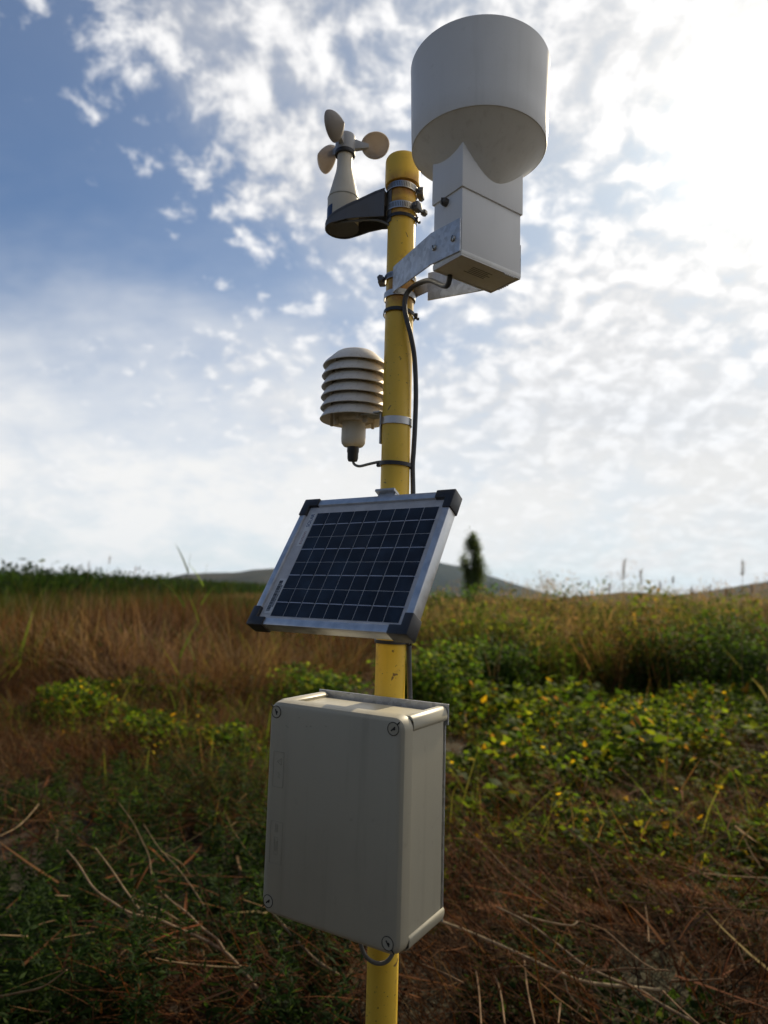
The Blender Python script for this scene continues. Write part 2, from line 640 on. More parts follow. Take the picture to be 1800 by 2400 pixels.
def polar_grid(rs, na):
    a = np.linspace(0, 2 * PI, na, endpoint=False)
    rr, aa = np.meshgrid(rs, a, indexing='ij')
    x, y = rr * np.sin(aa), rr * np.cos(aa)
    i, j = np.meshgrid(np.arange(len(rs) - 1), np.arange(na), indexing='ij')
    j2 = (j + 1) % na
    q = np.stack([i * na + j, (i + 1) * na + j, (i + 1) * na + j2, i * na + j2], -1).reshape(-1, 4)
    return x.ravel(), y.ravel(), np.concatenate([q[:, [0, 2, 1]], q[:, [0, 3, 2]]])


gx, gy, gt = polar_grid(np.concatenate([[0.02], np.geomspace(.3, 7000, 150)]), 180)
ground = link('ground', tri_mesh('ground', np.c_[gx, gy, terrain(gx, gy) - .01], gt, MT['ground']))
tag(ground, 'brown soil and dead litter ground under the weeds', 'ground', kind='structure')


def ridge(name, label, dist, pts, depth, mat, seed, rough=6.0):
    """a ridge whose crest passes through (x, height) points at a distance, falling away both ways"""
    xs = np.linspace(pts[0][0], pts[-1][0], 160)
    hs = np.interp(xs, [p[0] for p in pts], [p[1] for p in pts])
    kern = np.hanning(11)
    hs = np.convolve(np.pad(hs, 5, 'edge'), kern / kern.sum(), 'valid')
    r = np.random.default_rng(seed)
    ys = np.linspace(-1, 1, 41)
    X, Y = np.meshgrid(xs, ys, indexing='ij')
    prof = np.clip(1 - np.abs(Y) ** 1.25, 0, 1)
    Z = hs[:, None] * prof
    n = np.zeros_like(Z)
    for k in range(26):
        fx, fy = r.uniform(.3, 3, 2) * (1 + k * .25) / depth
        n += np.sin(X * fx * 4 + Y * depth * fy * 4 + r.uniform(0, 6)) / (1 + k * .35)
    Z = Z + n * rough * .16 * prof * np.clip(hs / (max(hs) + .01), .1, 1)[:, None]
    Z -= 3.0 * (1 - prof)
    YY = dist + Y * depth
    i, j = np.meshgrid(np.arange(159), np.arange(40), indexing='ij')
    q = np.stack([i * 41 + j, (i + 1) * 41 + j, (i + 1) * 41 + j + 1, i * 41 + j + 1], -1).reshape(-1, 4)
    o = link(name, tri_mesh(name, np.c_[X.ravel(), YY.ravel(), Z.ravel()], np.concatenate([q[:, [0, 1, 2]], q[:, [0, 2, 3]]]), mat))
    return tag(o, label, 'hill', kind='structure')


def hx(px, d):
    return (px - 900) / 1600 * d


def hz(py, d, px=900):
    return (1388 + (px - 900) * .0272 - py) / 1600 * d + EYE


D1 = 3600
ridge('far_hill', 'blue-grey forested hill behind the panel and tree', D1,
      [(hx(p, D1), hz(y, D1, p)) for p, y in ((560, 1388), (700, 1362), (850, 1335), (960, 1318), (1030, 1316), (1090, 1330), (1160, 1352), (1230, 1376), (1290, 1397), (1350, 1408))],
      700, MT['hillblue'], 3, 12)
D2 = 2400
ridge('left_hill', 'long low brown-green hill on the left horizon', D2,
      [(hx(p, D2), hz(y, D2, p)) for p, y in ((300, 1402), (380, 1366), (440, 1346), (560, 1340), (640, 1332), (720, 1330), (800, 1342), (900, 1368), (1000, 1398))],
      500, MT['hillbrown'], 5, 8)
D3 = 1500
ridge('right_hill', 'dark scrub hill rising at the right edge of the horizon', D3,
      [(hx(p, D3), hz(y, D3, p)) for p, y in ((1500, 1410), (1600, 1394), (1680, 1383), (1760, 1370), (1860, 1355), (2000, 1338), (2300, 1332))],
      350, MT['hillbrown'], 8, 6)
D4 = 90
ridge('dry_slope', 'straw-coloured dry grass slope behind the right reeds', D4,
      [(hx(p, D4), hz(y, D4, p)) for p, y in ((1230, 1420), (1310, 1404), (1400, 1392), (1480, 1388), (1560, 1392), (1660, 1400), (1850, 1402), (2200, 1402))],
      25, MT['slope'], 9, .5)

# ------------------------------------------------------------------ the mast
PX, PY, PR = .017, 1.1223, .0241
mast = thing('mast', 'yellow painted steel pole carrying the weather instruments', 'pole', (PX, PY, 0))
m = MB()
m.lathe([(0, -.3), (PR, -.3), (PR, 2.20), (PR, 2.235), (0, 2.235)], 56)
m.build('pole_tube', MT['yellow'], mast)
m = MB()
m.lathe([(PR + .0004, 2.206), (.0300, 2.206), (.0308, 2.209), (.0308, 2.249), (.0302, 2.2535), (.0285, 2.2565), (.024, 2.258), (0, 2.2585)], 56)
tag(m.build('pole_cap', MT['yellow'], mast), 'wider yellow cap on the pole top')


def hose_clamp(name, label, z, r, h, screw_a, tilt=(0, 0), slots=True, housing=True, screw_out=.016, mat='steel'):
    t = thing(name, label, 'clamp', (PX, PY, z), 0, 'steel bands round the pole')
    t.rotation_euler = (tilt[0], tilt[1], 0)
    m = MB()
    m.lathe([(r, -h / 2), (r + .0011, -h / 2), (r + .0011, h / 2), (r, h / 2)], 64, close=True)
    m.build('band', MT[mat], t, bevel=.0002, seg=1)
    if slots:
        m = MB()
        n = 56
        for i in range(n):
            a = 2 * PI * i / n
            m.box(((r + .0011) * math.cos(a), (r + .0011) * math.sin(a), 0), (.0008, .0011, h * .66), Matrix.Rotation(a, 3, 'Z'))
        o = m.build('slots', MT['rustscrew'], t, smooth=False)
        o['kind'] = 'stuff'
    if housing:
        rot = Matrix.Rotation(screw_a, 3, 'Z')
        c = rot @ Vector((r + .006, 0, 0))
        m = MB()
        m.box(c, (.011, .017, h * 1.15), rot)
        m.build('screw_housing', MT['dark'], t, bevel=.0018)
        d = rot @ Vector((0, 1, 0))
        m = MB()
        m.tube([c - d * .012, c + d * (.008 + screw_out)], .0035, 8)
        m.tube([c + d * (.008 + screw_out - .002), c + d * (.008 + screw_out + .005)], .0058, 6)
        m.build('worm_screw', MT['dark'], t)
    return t


hose_clamp('hose_clamp', 'slotted steel hose clamp just under the yellow pole cap', 2.1955, .0262, .0120, R(-8), (R(-3), R(4)), screw_out=.004)
hose_clamp('hose_clamp', 'slotted steel hose clamp with black screw beside the anemometer bracket', 2.1605, .0262, .0125, R(-35), (R(1), R(2)), screw_out=.012)
hose_clamp('hose_clamp', 'slotted steel hose clamp holding the rain gauge bracket top', 2.034, .0262, .0105, R(168), (R(-2), R(2)), screw_out=.002)
hose_clamp('hose_clamp', 'plain grey steel band holding the rain gauge bracket bottom', 2.0025, .0262, .0105, R(175), (R(-2), R(2)), slots=False, housing=False, mat='galv')
hose_clamp('hose_clamp', 'plain bright steel band on the pole below the radiation shield', 1.784, .0252, .0125, R(20), (R(1), R(2)), slots=False, housing=False)


def cable_tie(label, z, r, h, head_a, tilt=(0, 0), tail=True):
    t = thing('cable_tie', label, 'cable tie', (PX, PY, z), 0, 'black cable ties round the pole')
    t.rotation_euler = (tilt[0], tilt[1], 0)
    m = MB()
    m.lathe([(r, -h / 2), (r + .0014, -h / 2), (r + .0014, h / 2), (r, h / 2)], 56, close=True)
    m.build('strap', MT['black'], t, bevel=.0003, seg=1)
    rot = Matrix.Rotation(head_a, 3, 'Z')
    m = MB()
    m.box(rot @ Vector((r + .003, 0, 0)), (.0055, .0075, h * 1.3), rot)
    if tail:
        m.box(rot @ Vector((r + .006, .004, -.003)), (.005, .0016, h * .8), rot)
    m.build('lock_head', MT['black'], t, bevel=.0008, seg=1)
    return t


cable_tie('black cable tie on the pole under the anemometer clamps', 2.142, .0252, .0062, R(-20), (R(-2), R(3)))
cable_tie('black cable tie with hanging lock below the rain gauge bracket', 1.972, .0262, .0066, R(-10), (R(-4), R(6)))
cable_tie('black cable tie where the thin shield cable meets the pole', 1.7115, .0262, .0066, R(170), (R(1), R(3)), False)
cable_tie('black cable tie just below the solar panel', 1.4215, .0252, .0055, R(-15), (R(0), R(1)))

# ------------------------------------------------------------------ anemometer
AX, AY = -.0885, 1.160
an_rot = math.atan2(PY - AY, PX - AX)
AL = math.hypot(PX - AX, PY - AY)
an = thing('anemometer', 'grey three-cup anemometer on a black bracket left of the pole top', 'anemometer', (AX, AY, 0), an_rot)
m = MB()
m.lathe([(0, 2.150), (.0275, 2.150), (.0285, 2.154), (.0285, 2.199), (.0272, 2.2065), (.0235, 2.222), (.0190, 2.241), (.0158, 2.254), (.0143, 2.264), (.0140, 2.2885), (0, 2.2885)], 48)
body = m.build('body', MT['cream'], an, angle=50)
m = MB()
m.lathe([(.0286, 2.2008), (.02885, 2.2014), (.02885, 2.2026), (.0283, 2.2032)], 48)
m.build('seam', MT['mark'], body)
m = MB()
m.lathe([(.0125, 2.2875), (.0182, 2.2875), (.0187, 2.289), (.0187, 2.293), (.0178, 2.2945), (.0125, 2.2945)], 40)
m.build('bearing_ring', MT['black'], an)
m = MB()
m.lathe([(0, 2.2945), (.0184, 2.2945), (.0184, 2.322), (.0172, 2.3255), (.0120, 2.327), (0, 2.3272)], 40)
hub = m.build('hub', MT['hub'], an)
# blue sticker on the body, camera-left side
m = MB()
for i in range(7):
    pass
a0, a1 = R(188) - an_rot, R(232) - an_rot
v, f = [], []
for i in range(9):
    a = a0 + (a1 - a0) * i / 8
    for z in (2.157, 2.182):
        v.append((.0288 * math.cos(a), .0288 * math.sin(a), z))
f = [(2 * i, 2 * i + 2, 2 * i + 3, 2 * i + 1) for i in range(8)]
m.add(v, f)
m.build('sticker', MT['blue'], an)


def cup_mesh():
    rad, th, dep = .0262, .0012, .026
    prof = []
    n = 12
    for i in range(n + 1):
        t = i / n
        prof.append((rad * math.sin(PI / 2 * (1 - t)) ** .92, dep * (1 - math.cos(PI / 2 * t)) * 0 + dep * t ** .8))
    prof = [(rad * (1 - (i / n) ** 1.9), dep * (i / n) ** .95) for i in range(n + 1)]
    inner = [(max(r - th, 0), z - th * .9) for r, z in prof[::-1]]
    inner[-1] = (rad - th, 0)
    m = MB()
    m.lathe(prof + inner, 36)
    return m.mesh('cup', MT['cup'], angle=50)


CUP = cup_mesh()
for a_w in (R(-4), R(-114), R(127)):
    a = a_w - an_rot
    rot_d = .0545
    o = link('cup', CUP, an)
    o.location = (rot_d * math.cos(a), rot_d * math.sin(a), 2.309)
    tang = Vector((-math.sin(a), math.cos(a), 0))       # counter-clockwise: the pointed side leads
    o.rotation_euler = tang.to_track_quat('Z', 'Y').to_euler()
    m = MB()
    e = Vector((math.cos(a), math.sin(a), 0))
    p0 = Vector((0, 0, 2.309)) + e * .012
    p1 = Vector((0, 0, 2.309)) + e * (rot_d - .022) + tang * .004
    rt = Matrix.Rotation(a, 3, 'Z')
    v = []
    for p, hw, hh in ((p0, .0058, .0105), (p1, .0038, .0060), (p1 + e * .010, .002, .004)):
        for sy, sz in ((-1, -1), (1, -1), (1, 1), (-1, 1)):
            v.append(p + tang * sy * hw + Vector((0, 0, sz * hh)))
    m.add(v, [(0, 1, 2, 3)] + [(i * 4 + k, i * 4 + (k + 1) % 4, i * 4 + 4 + (k + 1) % 4, i * 4 + 4 + k) for i in range(2) for k in range(4)] + [(11, 10, 9, 8)])
    m.build('arm', MT['hub'], an, bevel=.001)
# bracket: a hollow tapering skirt from the body to the pole
outer, inner = [], []
half = []
for i in range(13):
    a = R(90 + 180 * i / 12)
    half.append((.0315 * math.cos(a), .0315 * math.sin(a)))
path = [(AL - PR - .001, .0225), (.068, .0225), (.042, .0265), (.020, .0310)] + half + [(.020, -.0310), (.042, -.0265), (.068, -.0225), (AL - PR - .001, -.0225)]


def skirt_top(x):
    return 2.152 + .045 * min(1, max(0, (x + .0315) / (AL - PR + .02)))


top = [(x, y, skirt_top(x)) for x, y in path]
bot = [(x, y, 2.1445 + .0035 * math.sin(PI * max(0, min(1, x / .09)))) for x, y in path]
m = MB()
m.sheet(top, bot, -.0022)
m.build('bracket', MT['dark'], an, bevel=0, angle=40)
m = MB()
fl = [(.0292 * math.cos(R(360 * i / 28)), .0292 * math.sin(R(360 * i / 28))) for i in range(28)]
m.prism(fl, 2.1472, 2.1492)
m.build('bracket_floor', MT['dark'], an, smooth=False)
# sloping top of the bracket
m = MB()
n = len(path)
v = [(x, y, skirt_top(x) - .003) for x, y in path] + [(x, y, skirt_top(x) - .0055) for x, y in path]
m.add(v, [tuple(range(n)), tuple(range(n, 2 * n))[::-1]] + [(i, (i + 1) % n, n + (i + 1) % n, n + i) for i in range(n)])
m.build('bracket_web', MT['dark'], an, smooth=False)
m = MB()
v = []
xb = AL - PR
for z in (2.134, 2.203):
    for k in range(9):
        a = R(180 - 62 + 124 * k / 8)
        for rr in (PR + .0002, PR + .0021):
            v.append((AL + rr * math.cos(a), rr * math.sin(a), z))
f = []
for k in range(8):
    b = k * 2
    f += [(b, b + 2, b + 20, b + 18), (b + 1, b + 19, b + 21, b + 3), (b, b + 1, b + 3, b + 2), (b + 18, b + 20, b + 21, b + 19)]
f += [(0, 18, 19, 1), (16, 17, 35, 34)]
m.add(v, f)
m.build('saddle_plate', MT['dark'], an)
m = MB()
m.tube(smooth_path([(-.012, -.018, 2.150), (.005, -.024, 2.1450), (.030, -.0225, 2.1445), (.055, -.017, 2.1460), (.078, -.017, 2.1400), (.095, -.016, 2.130)], 6), .0021, 8)
m.build('cable', MT['greycable'], an)

# ------------------------------------------------------------------ rain gauge
GYAW = R(-54.2)
gN = Vector((.0987, .907, 1.9777))
ga = Vector((math.cos(GYAW), math.sin(GYAW), 0))
gb = Vector((-math.sin(GYAW), math.cos(GYAW), 0))
GW, GD = .062, .119
gauge = thing('rain_gauge', 'white rain gauge with round funnel on a square housing right of the pole', 'rain gauge', gN + ga * (-GW / 2) + gb * (GD / 2), GYAW)
# local frame: centre of the housing bottom, +x towards the camera side, -x towards the pole
m = MB()
m.box((0, 0, .002 + .069), (GW, GD, .138))
m.build('housing', MT['housing'], gauge, bevel=.0012)
m = MB()
m.box((0, 0, -.0005), (GW + .001, GD + .001, .0070))
base = m.build('base_plate', MT['under'], gauge, bevel=.0010)
m = MB()
fw = .0025
for sx in (-1, 1):
    m.box((sx * (GW / 2 - fw / 2), 0, -.0046), (fw, GD, .0016))
for sy in (-1, 1):
    m.box((0, sy * (GD / 2 - fw / 2), -.0046), (GW - 2 * fw - .0004, fw, .0016))
m.build('base_rim', MT['collar'], base)
m = MB()
for k in range(5):
    m.box((GW / 2 - .002, .028 + k * .0045, -.0060), (.0034, .0022, .0018))
    m.box((-.012 + k * .0045, GD / 2 - .002, -.0060), (.0022, .0034, .0018))
m.build('drain_teeth', MT['collar'], base, smooth=False)['kind'] = 'stuff'
m = MB()
for k in range(5):
    L = .040 - .006 * (k % 2)
    m.box((-.004 + k * .0042, -.003 + .002 * (k % 3), -.0040 - .0002), (.0014, L, .0003))
m.build('printed_lines', MT['greyink'], base, smooth=False)
# collar, open below, wraps the housing top
m = MB()
m.box((0, 0, .0965 + .046), (GW + .0050, GD + .0050, .092))
collar = m.build('collar', MT['collar'], gauge, bevel=.0010)
m = MB()
zb, zt = 2.1700 - 1.9777, 2.302 - 1.9777
m.lathe([(.0006, zb - .0995), (.030, zb - .0700), (.060, zb - .0400), (.090, zb - .0100), (.0975, zb - .0030), (.1003, zb - .0006)], 96)
m.build('cone', MT['under'], gauge, angle=60)
m = MB()
m.lathe([(.0990, zb - .0010), (.1010, zb - .0008), (.1016, zb + .0006), (.1028, zb + .03), (.1056, zt - .004), (.1060, zt), (.1050, zt + .0010), (.1025, zt - .0005), (.1000, zb + .02), (.060, zb + .012), (.004, zb - .03)], 112)
m.build('funnel', MT['white'], gauge, angle=40)
# bracket arms: plates on two opposite faces that bend in to the pole


def gl(x, y, z):            # from the fitted near-corner frame to the local frame
    return (x + GW / 2, y - GD / 2, z)


th = .0022
top = [gl(-.001, -.0006, .0500), gl(-.066, -.0006, .0545), gl(-.072, .0012, .0552), gl(-.2015, .0350, .0690), gl(-.2100, .0372, .0690)]
bot = [gl(-.001, -.0006, .0000), gl(-.066, -.0006, .0045), gl(-.072, .0012, .0052), gl(-.2015, .0350, .0230), gl(-.2100, .0372, .0230)]
m = MB()
m.sheet(top, bot, -th)
p1 = m.build('bracket_arm', MT['galv'], gauge, bevel=.0006, seg=1)
top = [gl(-.001, .1196, .0500), gl(-.066, .1196, .0545), gl(-.072, .1178, .0552), gl(-.1850, .0905, .0665)]
bot = [gl(-.001, .1196, -.0010), gl(-.066, .1196, .0030), gl(-.072, .1178, .0036), gl(-.1850, .0905, .0170)]
m = MB()
m.sheet(top, bot, th)
top = [gl(-.1845, .0906, .0560), gl(-.2050, .0850, .0580), gl(-.2250, .0830, .0590)]
bot = [gl(-.1845, .0906, .0330), gl(-.2050, .0850, .0300), gl(-.2250, .0830, .0260)]
m.sheet(top, bot, th)
p2 = m.build('bracket_arm', MT['galv'], gauge, bevel=.0006, seg=1)


def slot_screw(parent, loc, nrm, r, mat, slot_a=0.6, h=.0024):
    z = Vector(nrm).normalized()
    x = z.orthogonal().normalized()
    y = z.cross(x)
    mt = Matrix((x, y, z)).transposed().to_4x4()
    mt.translation = Vector(loc)
    m = MB()
    m.lathe([(0, -.001), (r, -.001), (r, h * .45), (r * .86, h * .85), (r * .45, h), (0, h)], 20)
    m.xf(mt)
    s = m.build('screw', mat, parent)
    m = MB()
    m.box((0, 0, h * .93), (r * 1.7, r * .3, h * .3), Matrix.Rotation(slot_a, 3, 'Z'))
    m.xf(mt)
    m.build('slot', MT['slot'], s, smooth=False)
    return s


slot_screw(gauge, gl(-.0147, -.0029, .0236), (0, -1, 0), .0045, MT['screw'], .4, .003)
slot_screw(gauge, gl(-.0561, -.0029, .0270), (0, -1, 0), .0045, MT['screw'], 1.2, .003)
slot_screw(gauge, gl(-.0344, -.0004, .0885), (0, -1, 0), .0060, MT['rustscrew'], .9, .008)

# ------------------------------------------------------------------ radiation shield
SX, SY = -.0575, 1.181
sh = thing('radiation_shield', 'cream louvred radiation shield with six stacked plates behind the pole', 'sensor shield', (SX, SY, 0))


def plate_mesh(rr, drop, rin):
    th = .0022
    prof = [(rin, drop), (rr - .018, drop), (rr - .010, drop * .74), (rr - .0040, drop * .30), (rr, 0), (rr - .0008, -.0010),
            (rr - .0034, .0002), (rr - .0065, drop * .24), (rr - .0120, drop * .62), (rr - .019, drop - th), (rin, drop - th)]
    m = MB()
    m.lathe(prof, 64)
    return m.mesh('louvre_plate', MT['shield'], angle=40)


PL = plate_mesh(.0595, .0225, .020)
for k in range(1, 6):
    o = link('louvre_plate', PL, sh)
    o.location = (0, 0, 1.8975 - k * .0193)
    o.scale = (1 + .004 * k, 1 + .004 * k, 1)
m = MB()
m.lathe([(0, 1.9248), (.026, 1.9246), (.0315, 1.9236), (.0365, 1.9205), (.0550, 1.9030), (.0585, 1.8975), (.0578, 1.8966), (.0560, 1.8975), (.036, 1.914), (0, 1.916)], 64)
m.build('cap_plate', MT['shield'], sh, angle=40)
m = MB()
m.lathe([(0, 1.815), (.036, 1.815), (.036, 1.913), (0, 1.913)], 24)
m.build('core', MT['shield_in'], sh)
m = MB()
for k in range(3):
    a = R(40 + 120 * k)
    m = MB()
    m.tube([(.043 * math.cos(a), .043 * math.sin(a), 1.793), (.043 * math.cos(a), .043 * math.sin(a), 1.912)], .0028, 8)
    m.build('spacer_rod', MT['shield_in'], sh)
m = MB()
m.lathe([(0, 1.7965), (.032, 1.7965), (.036, 1.8005), (.036, 1.8155), (0, 1.8155)], 6)
m.tube([(-.030, -.014, 1.803), (-.030, -.014, 1.789)], .0045, 8)
m.tube([(.020, -.030, 1.803), (.020, -.030, 1.790)], .0045, 8)
m.build('base_nut', MT['shield_in'], sh, bevel=.001)
m = MB()
m.lathe([(0, 1.7985), (.0205, 1.7985), (.0205, 1.788), (.0215, 1.786), (.0216, 1.767), (.0208, 1.759), (.017, 1.754), (.012, 1.7525), (0, 1.7525)], 40)
tube = m.build('sensor_tube', MT['cream'], sh, angle=45)
m = MB()
m.lathe([(0, 1.7535), (.0106, 1.7535), (.0106, 1.744), (.0098, 1.742), (.0096, 1.732), (.0080, 1.7275), (.003, 1.7265), (0, 1.7265)], 24)
m.build('cable_gland', MT['black'], sh)
bd = Vector((PX - SX, PY - SY, 0))
ba = math.atan2(bd.y, bd.x)
rot = Matrix.Rotation(ba, 3, 'Z')
m = MB()
L = bd.length - PR
m.box(rot @ Vector((L / 2 + .012, 0, 0)) + Vector((0, 0, 1.8035)), (L - .024, .034, .003), rot)
m.box(rot @ Vector((L - .0018, 0, 0)) + Vector((0, 0, 1.777)), (.003, .024, .056), rot)
m.build('mounting_bracket', MT['galv'], sh, bevel=.0005, seg=1)

# ------------------------------------------------------------------ solar panel
PC = Vector((-.0509, 1.0454, 1.5508))
pan = thing('solar_panel', 'small tilted solar panel with black corner caps on the pole', 'solar panel', PC, R(-34.9))
pan.rotation_mode = 'XYZ'
pan.matrix_world = Matrix.Translation(PC) @ Matrix.Rotation(R(-34.9), 4, 'Z') @ Matrix.Rotation(R(-31.2), 4, 'X')
# local: x right, z up the panel, -y out of the face
PWI, PHE, PTH = .294, .243, .0215
lip = .0115
for nm, c, s in (('frame_rail', (0, PTH / 2, PHE / 2 - lip / 2), (PWI - 2 * lip - .0006, PTH, lip)), ('frame_rail', (0, PTH / 2, -PHE / 2 + lip / 2), (PWI - 2 * lip - .0006, PTH, lip)),
                 ('frame_rail', (-PWI / 2 + lip / 2, PTH / 2, 0), (lip, PTH, PHE)), ('frame_rail', (PWI / 2 - lip / 2, PTH / 2, 0), (lip, PTH, PHE))):
    m = MB()
    m.box(c, s)
    m.build(nm, MT['alu'], pan, bevel=.0008)
m = MB()
m.box((0, .0060, 0), (PWI - 2 * lip + .002, .0025, PHE - 2 * lip + .002))
sheet = m.build('back_sheet', MT['sheet'], pan, smooth=False)
nC, nR = 9, 8
cx0, cx1, cz0, cz1 = -.1125, .1265, -.1045, .0960
pw, ph = (cx1 - cx0) / nC, (cz1 - cz0) / nR
mc = MB()
mc.box((0, 0, 0), (pw - .0016, .0006, ph - .0013))
CELL = mc.mesh('cell', MT['cell'], smooth=False)
mr = MB()
mr.box((0, 0, 0), (pw * .84, .0004, .0014))
RIB = mr.mesh('ribbon', MT['ribbon'], smooth=False)
for i in range(nC):
    for j in range(nR):
        o = link('cell', CELL, sheet)
        o.location = (cx0 + (i + .5) * pw, .0043, cz0 + (j + .5) * ph)
    for j in (1, 3, 5, 7):
        o = link('ribbon', RIB, sheet)
        o.location = (cx0 + (i + .5) * pw + random.uniform(-.0012, .0012), .0037, cz0 + j * ph)
for j in (1, 3, 5, 7):
    o = link('ribbon', RIB, sheet)
    o.location = (cx1 + .0005, .0039, cz0 + j * ph)
    o.scale = (.22, 1, 1)
m = MB()
gw, gh = PWI / 2 - lip + .001, PHE / 2 - lip + .001
m.add([(-gw, .0022, -gh), (gw, .0022, -gh), (gw, .0022, gh), (-gw, .0022, gh)], [(0, 1, 2, 3)])
m.build('cover_pane', MT['glass'], pan, smooth=False)
# corner caps
cap_a = .0335


def cap_shape(m, sx, sz):
    e = .0022
    x0, z0 = sx * (PWI / 2 + e), sz * (PHE / 2 + e)
    w = lip + e + .001
    poly = [(x0, z0), (x0 - sx * cap_a, z0), (x0 - sx * cap_a, z0 - sz * w), (x0 - sx * w, z0 - sz * w), (x0 - sx * w, z0 - sz * cap_a), (x0, z0 - sz * cap_a)]
    v = [(x, -.0022, z) for x, z in poly] + [(x, PTH + .002, z) for x, z in poly]
    m.add(v, [tuple(range(6)), tuple(range(6, 12))[::-1]] + [(i, (i + 1) % 6, 6 + (i + 1) % 6, 6 + i) for i in range(6)])


for sx in (-1, 1):
    for sz in (-1, 1):
        m = MB()
        cap_shape(m, sx, sz)
        m.build('corner_cap', MT['black'], pan, bevel=.0016)


def text_mesh(name, s, size, mat, parent, loc, rot, extr=.00012, sx=1.0):
    cu = bpy.data.curves.new(name, 'FONT')
    cu.body = s
    cu.size = size
    cu.align_x = 'LEFT'
    cu.align_y = 'CENTER'
    cu.extrude = extr
    tmp = bpy.data.objects.new(name + '_curve', cu)
    COL.objects.link(tmp)
    dg = bpy.context.evaluated_depsgraph_get()
    me = bpy.data.meshes.new_from_object(tmp.evaluated_get(dg))
    bpy.data.objects.remove(tmp)
    me.materials.clear()
    me.materials.append(mat)
    o = link(name, me, parent)
    o.matrix_local = Matrix.Translation(loc) @ rot @ Matrix.Diagonal((sx, 1, 1, 1))
    return o


# label strip and bar code on the left margin, reading upwards (text x axis runs up the panel, its up points left)
TROT = Matrix(((0, -1, 0, 0), (0, 0, -1, 0), (1, 0, 0, 0), (0, 0, 0, 1)))
m = MB()
m.box((-.1205, .0043, .0630), (.0125, .0004, .0700))
lab = m.build('brand_label', MT['paper'], sheet, smooth=False)
text_mesh('lettering', 'sunon', .0110, MT['red'], sheet, (-.1205, .0039, .0310), TROT)
text_mesh('lettering', 'SOLAR', .0105, MT['blueprint'], sheet, (-.1205, .0039, .0670), TROT, sx=.86)
m = MB()
m.box((-.1205, .0043, -.0680), (.0150, .0004, .0640))
m.build('barcode_label', MT['paper'], sheet, smooth=False)
m = MB()
z = -.0955
r2 = random.Random(4)
while z < -.0405:
    w = r2.choice((.0004, .0006, .0009, .0013))
    m.box((-.1222, .0039, z + w / 2), (.0072, .0004, w))
    z += w + r2.choice((.0004, .0006, .0009))
m.build('barcode', MT['ink'], sheet, smooth=False)
m = MB()
z = -.0880
while z < -.0480:
    w = r2.uniform(.0010, .0018)
    m.box((-.1165, .0039, z), (.0020, .0004, w))
    z += w + .0009
m.build('barcode_digits', MT['ink'], sheet, smooth=False)
# Z bracket between the panel's upper rail and the pole
m = MB()
m.box((.018, PTH * .55, PHE / 2 + .0042), (.034, .016, .0080))
m.box((.016, PTH * .50, PHE / 2 + .0105), (.038, .028, .0045))
m.box((.018, PTH + .004, PHE / 2 - .012), (.034, .003, .044))
m.build('mounting_bracket', MT['galv'], pan, bevel=.0006, seg=1)
m = MB()
m.box((.012, PTH + .026, .060), (.030, .050, .004))
m.box((.012, PTH + .006, .045), (.030, .008, .090))
m.box((.012, PTH + .030, -.085), (.030, .060, .004))
m.build('rear_strut', MT['galv'], pan, bevel=.0006, seg=1)

# ------------------------------------------------------------------ junction box
BC = Vector((-.0643, .9928, 1.1845))
bxo = thing('junction_box', 'light grey plastic junction box with four lid screws on the pole', 'junction box', BC, R(-31.3))
LW, LH, LT = .2365, .3030, .020


def slab(poly_w, poly_h, r, ys, insets, n=7):
    """stacked rounded rectangles along y"""
    m = MB()
    rings = []
    for y, ins in zip(ys, insets):
        pts = rrect(poly_w - 2 * ins, poly_h - 2 * ins, max(r - ins, .002), n)
        rings.append([(x, y, z) for x, z in pts])
    k = len(rings[0])
    v = [p for rg in rings for p in rg]
    f = [tuple(range(k))[::-1], tuple(range((len(rings) - 1) * k, len(rings) * k))]
    for i in range(len(rings) - 1):
        for j in range(k):
            l = (j + 1) % k
            f.append((i * k + j, i * k + l, (i + 1) * k + l, (i + 1) * k + j))
    m.add(v, f)
    return m


lid = slab(LW, LH, .019, [0, .0008, .0035, .0100, LT], [.0085, .0065, .0030, .0008, 0]).build('lid', MT['boxlid'], bxo, angle=28)
gas = slab(LW - .004, LH - .004, .017, [LT, LT + .0016], [0, 0]).build('gasket', MT['slot'], bxo)
bod = slab(.2330, .2860, .010, [LT + .0022, .116], [0, 0]).build('body', MT['box'], bxo, angle=30)
# ribs along the four edges
for sx in (-1, 1):
    for sz in (-1, 1):
        m = MB()
        prof = [(.098, .1425), (.098, .1470), (.104, .1500), (.1120, .1500), (.1165, .1465), (.1190, .1380), (.1188, .1330), (.1165, .1295), (.1165, .1425)]
        n = len(prof)
        y0, y1 = LT + .0017, .1255
        v = [(sx * x, y0, sz * z) for x, z in prof] + [(sx * x, y1, sz * z) for x, z in prof]
        m.add(v, [tuple(range(n)), tuple(range(n, 2 * n))[::-1]] + [(i, (i + 1) % n, n + (i + 1) % n, n + i) for i in range(n)])
        m.build('edge_rib', MT['box'], bxo, bevel=.0012, angle=50)
m = MB()
m.box((0, .1285, -.006), (.2290, .0025, .2920))
m.box((0, .1285, .1380), (.2380, .0025, .0300))
m.build('back_plate', MT['galv'], bxo, bevel=.0004, seg=1)
m = MB()
for z in (.09, -.09):
    m.box((0, .1370, z), (.07, .014, .03))
m.build('pole_mount', MT['galv'], bxo, bevel=.001)
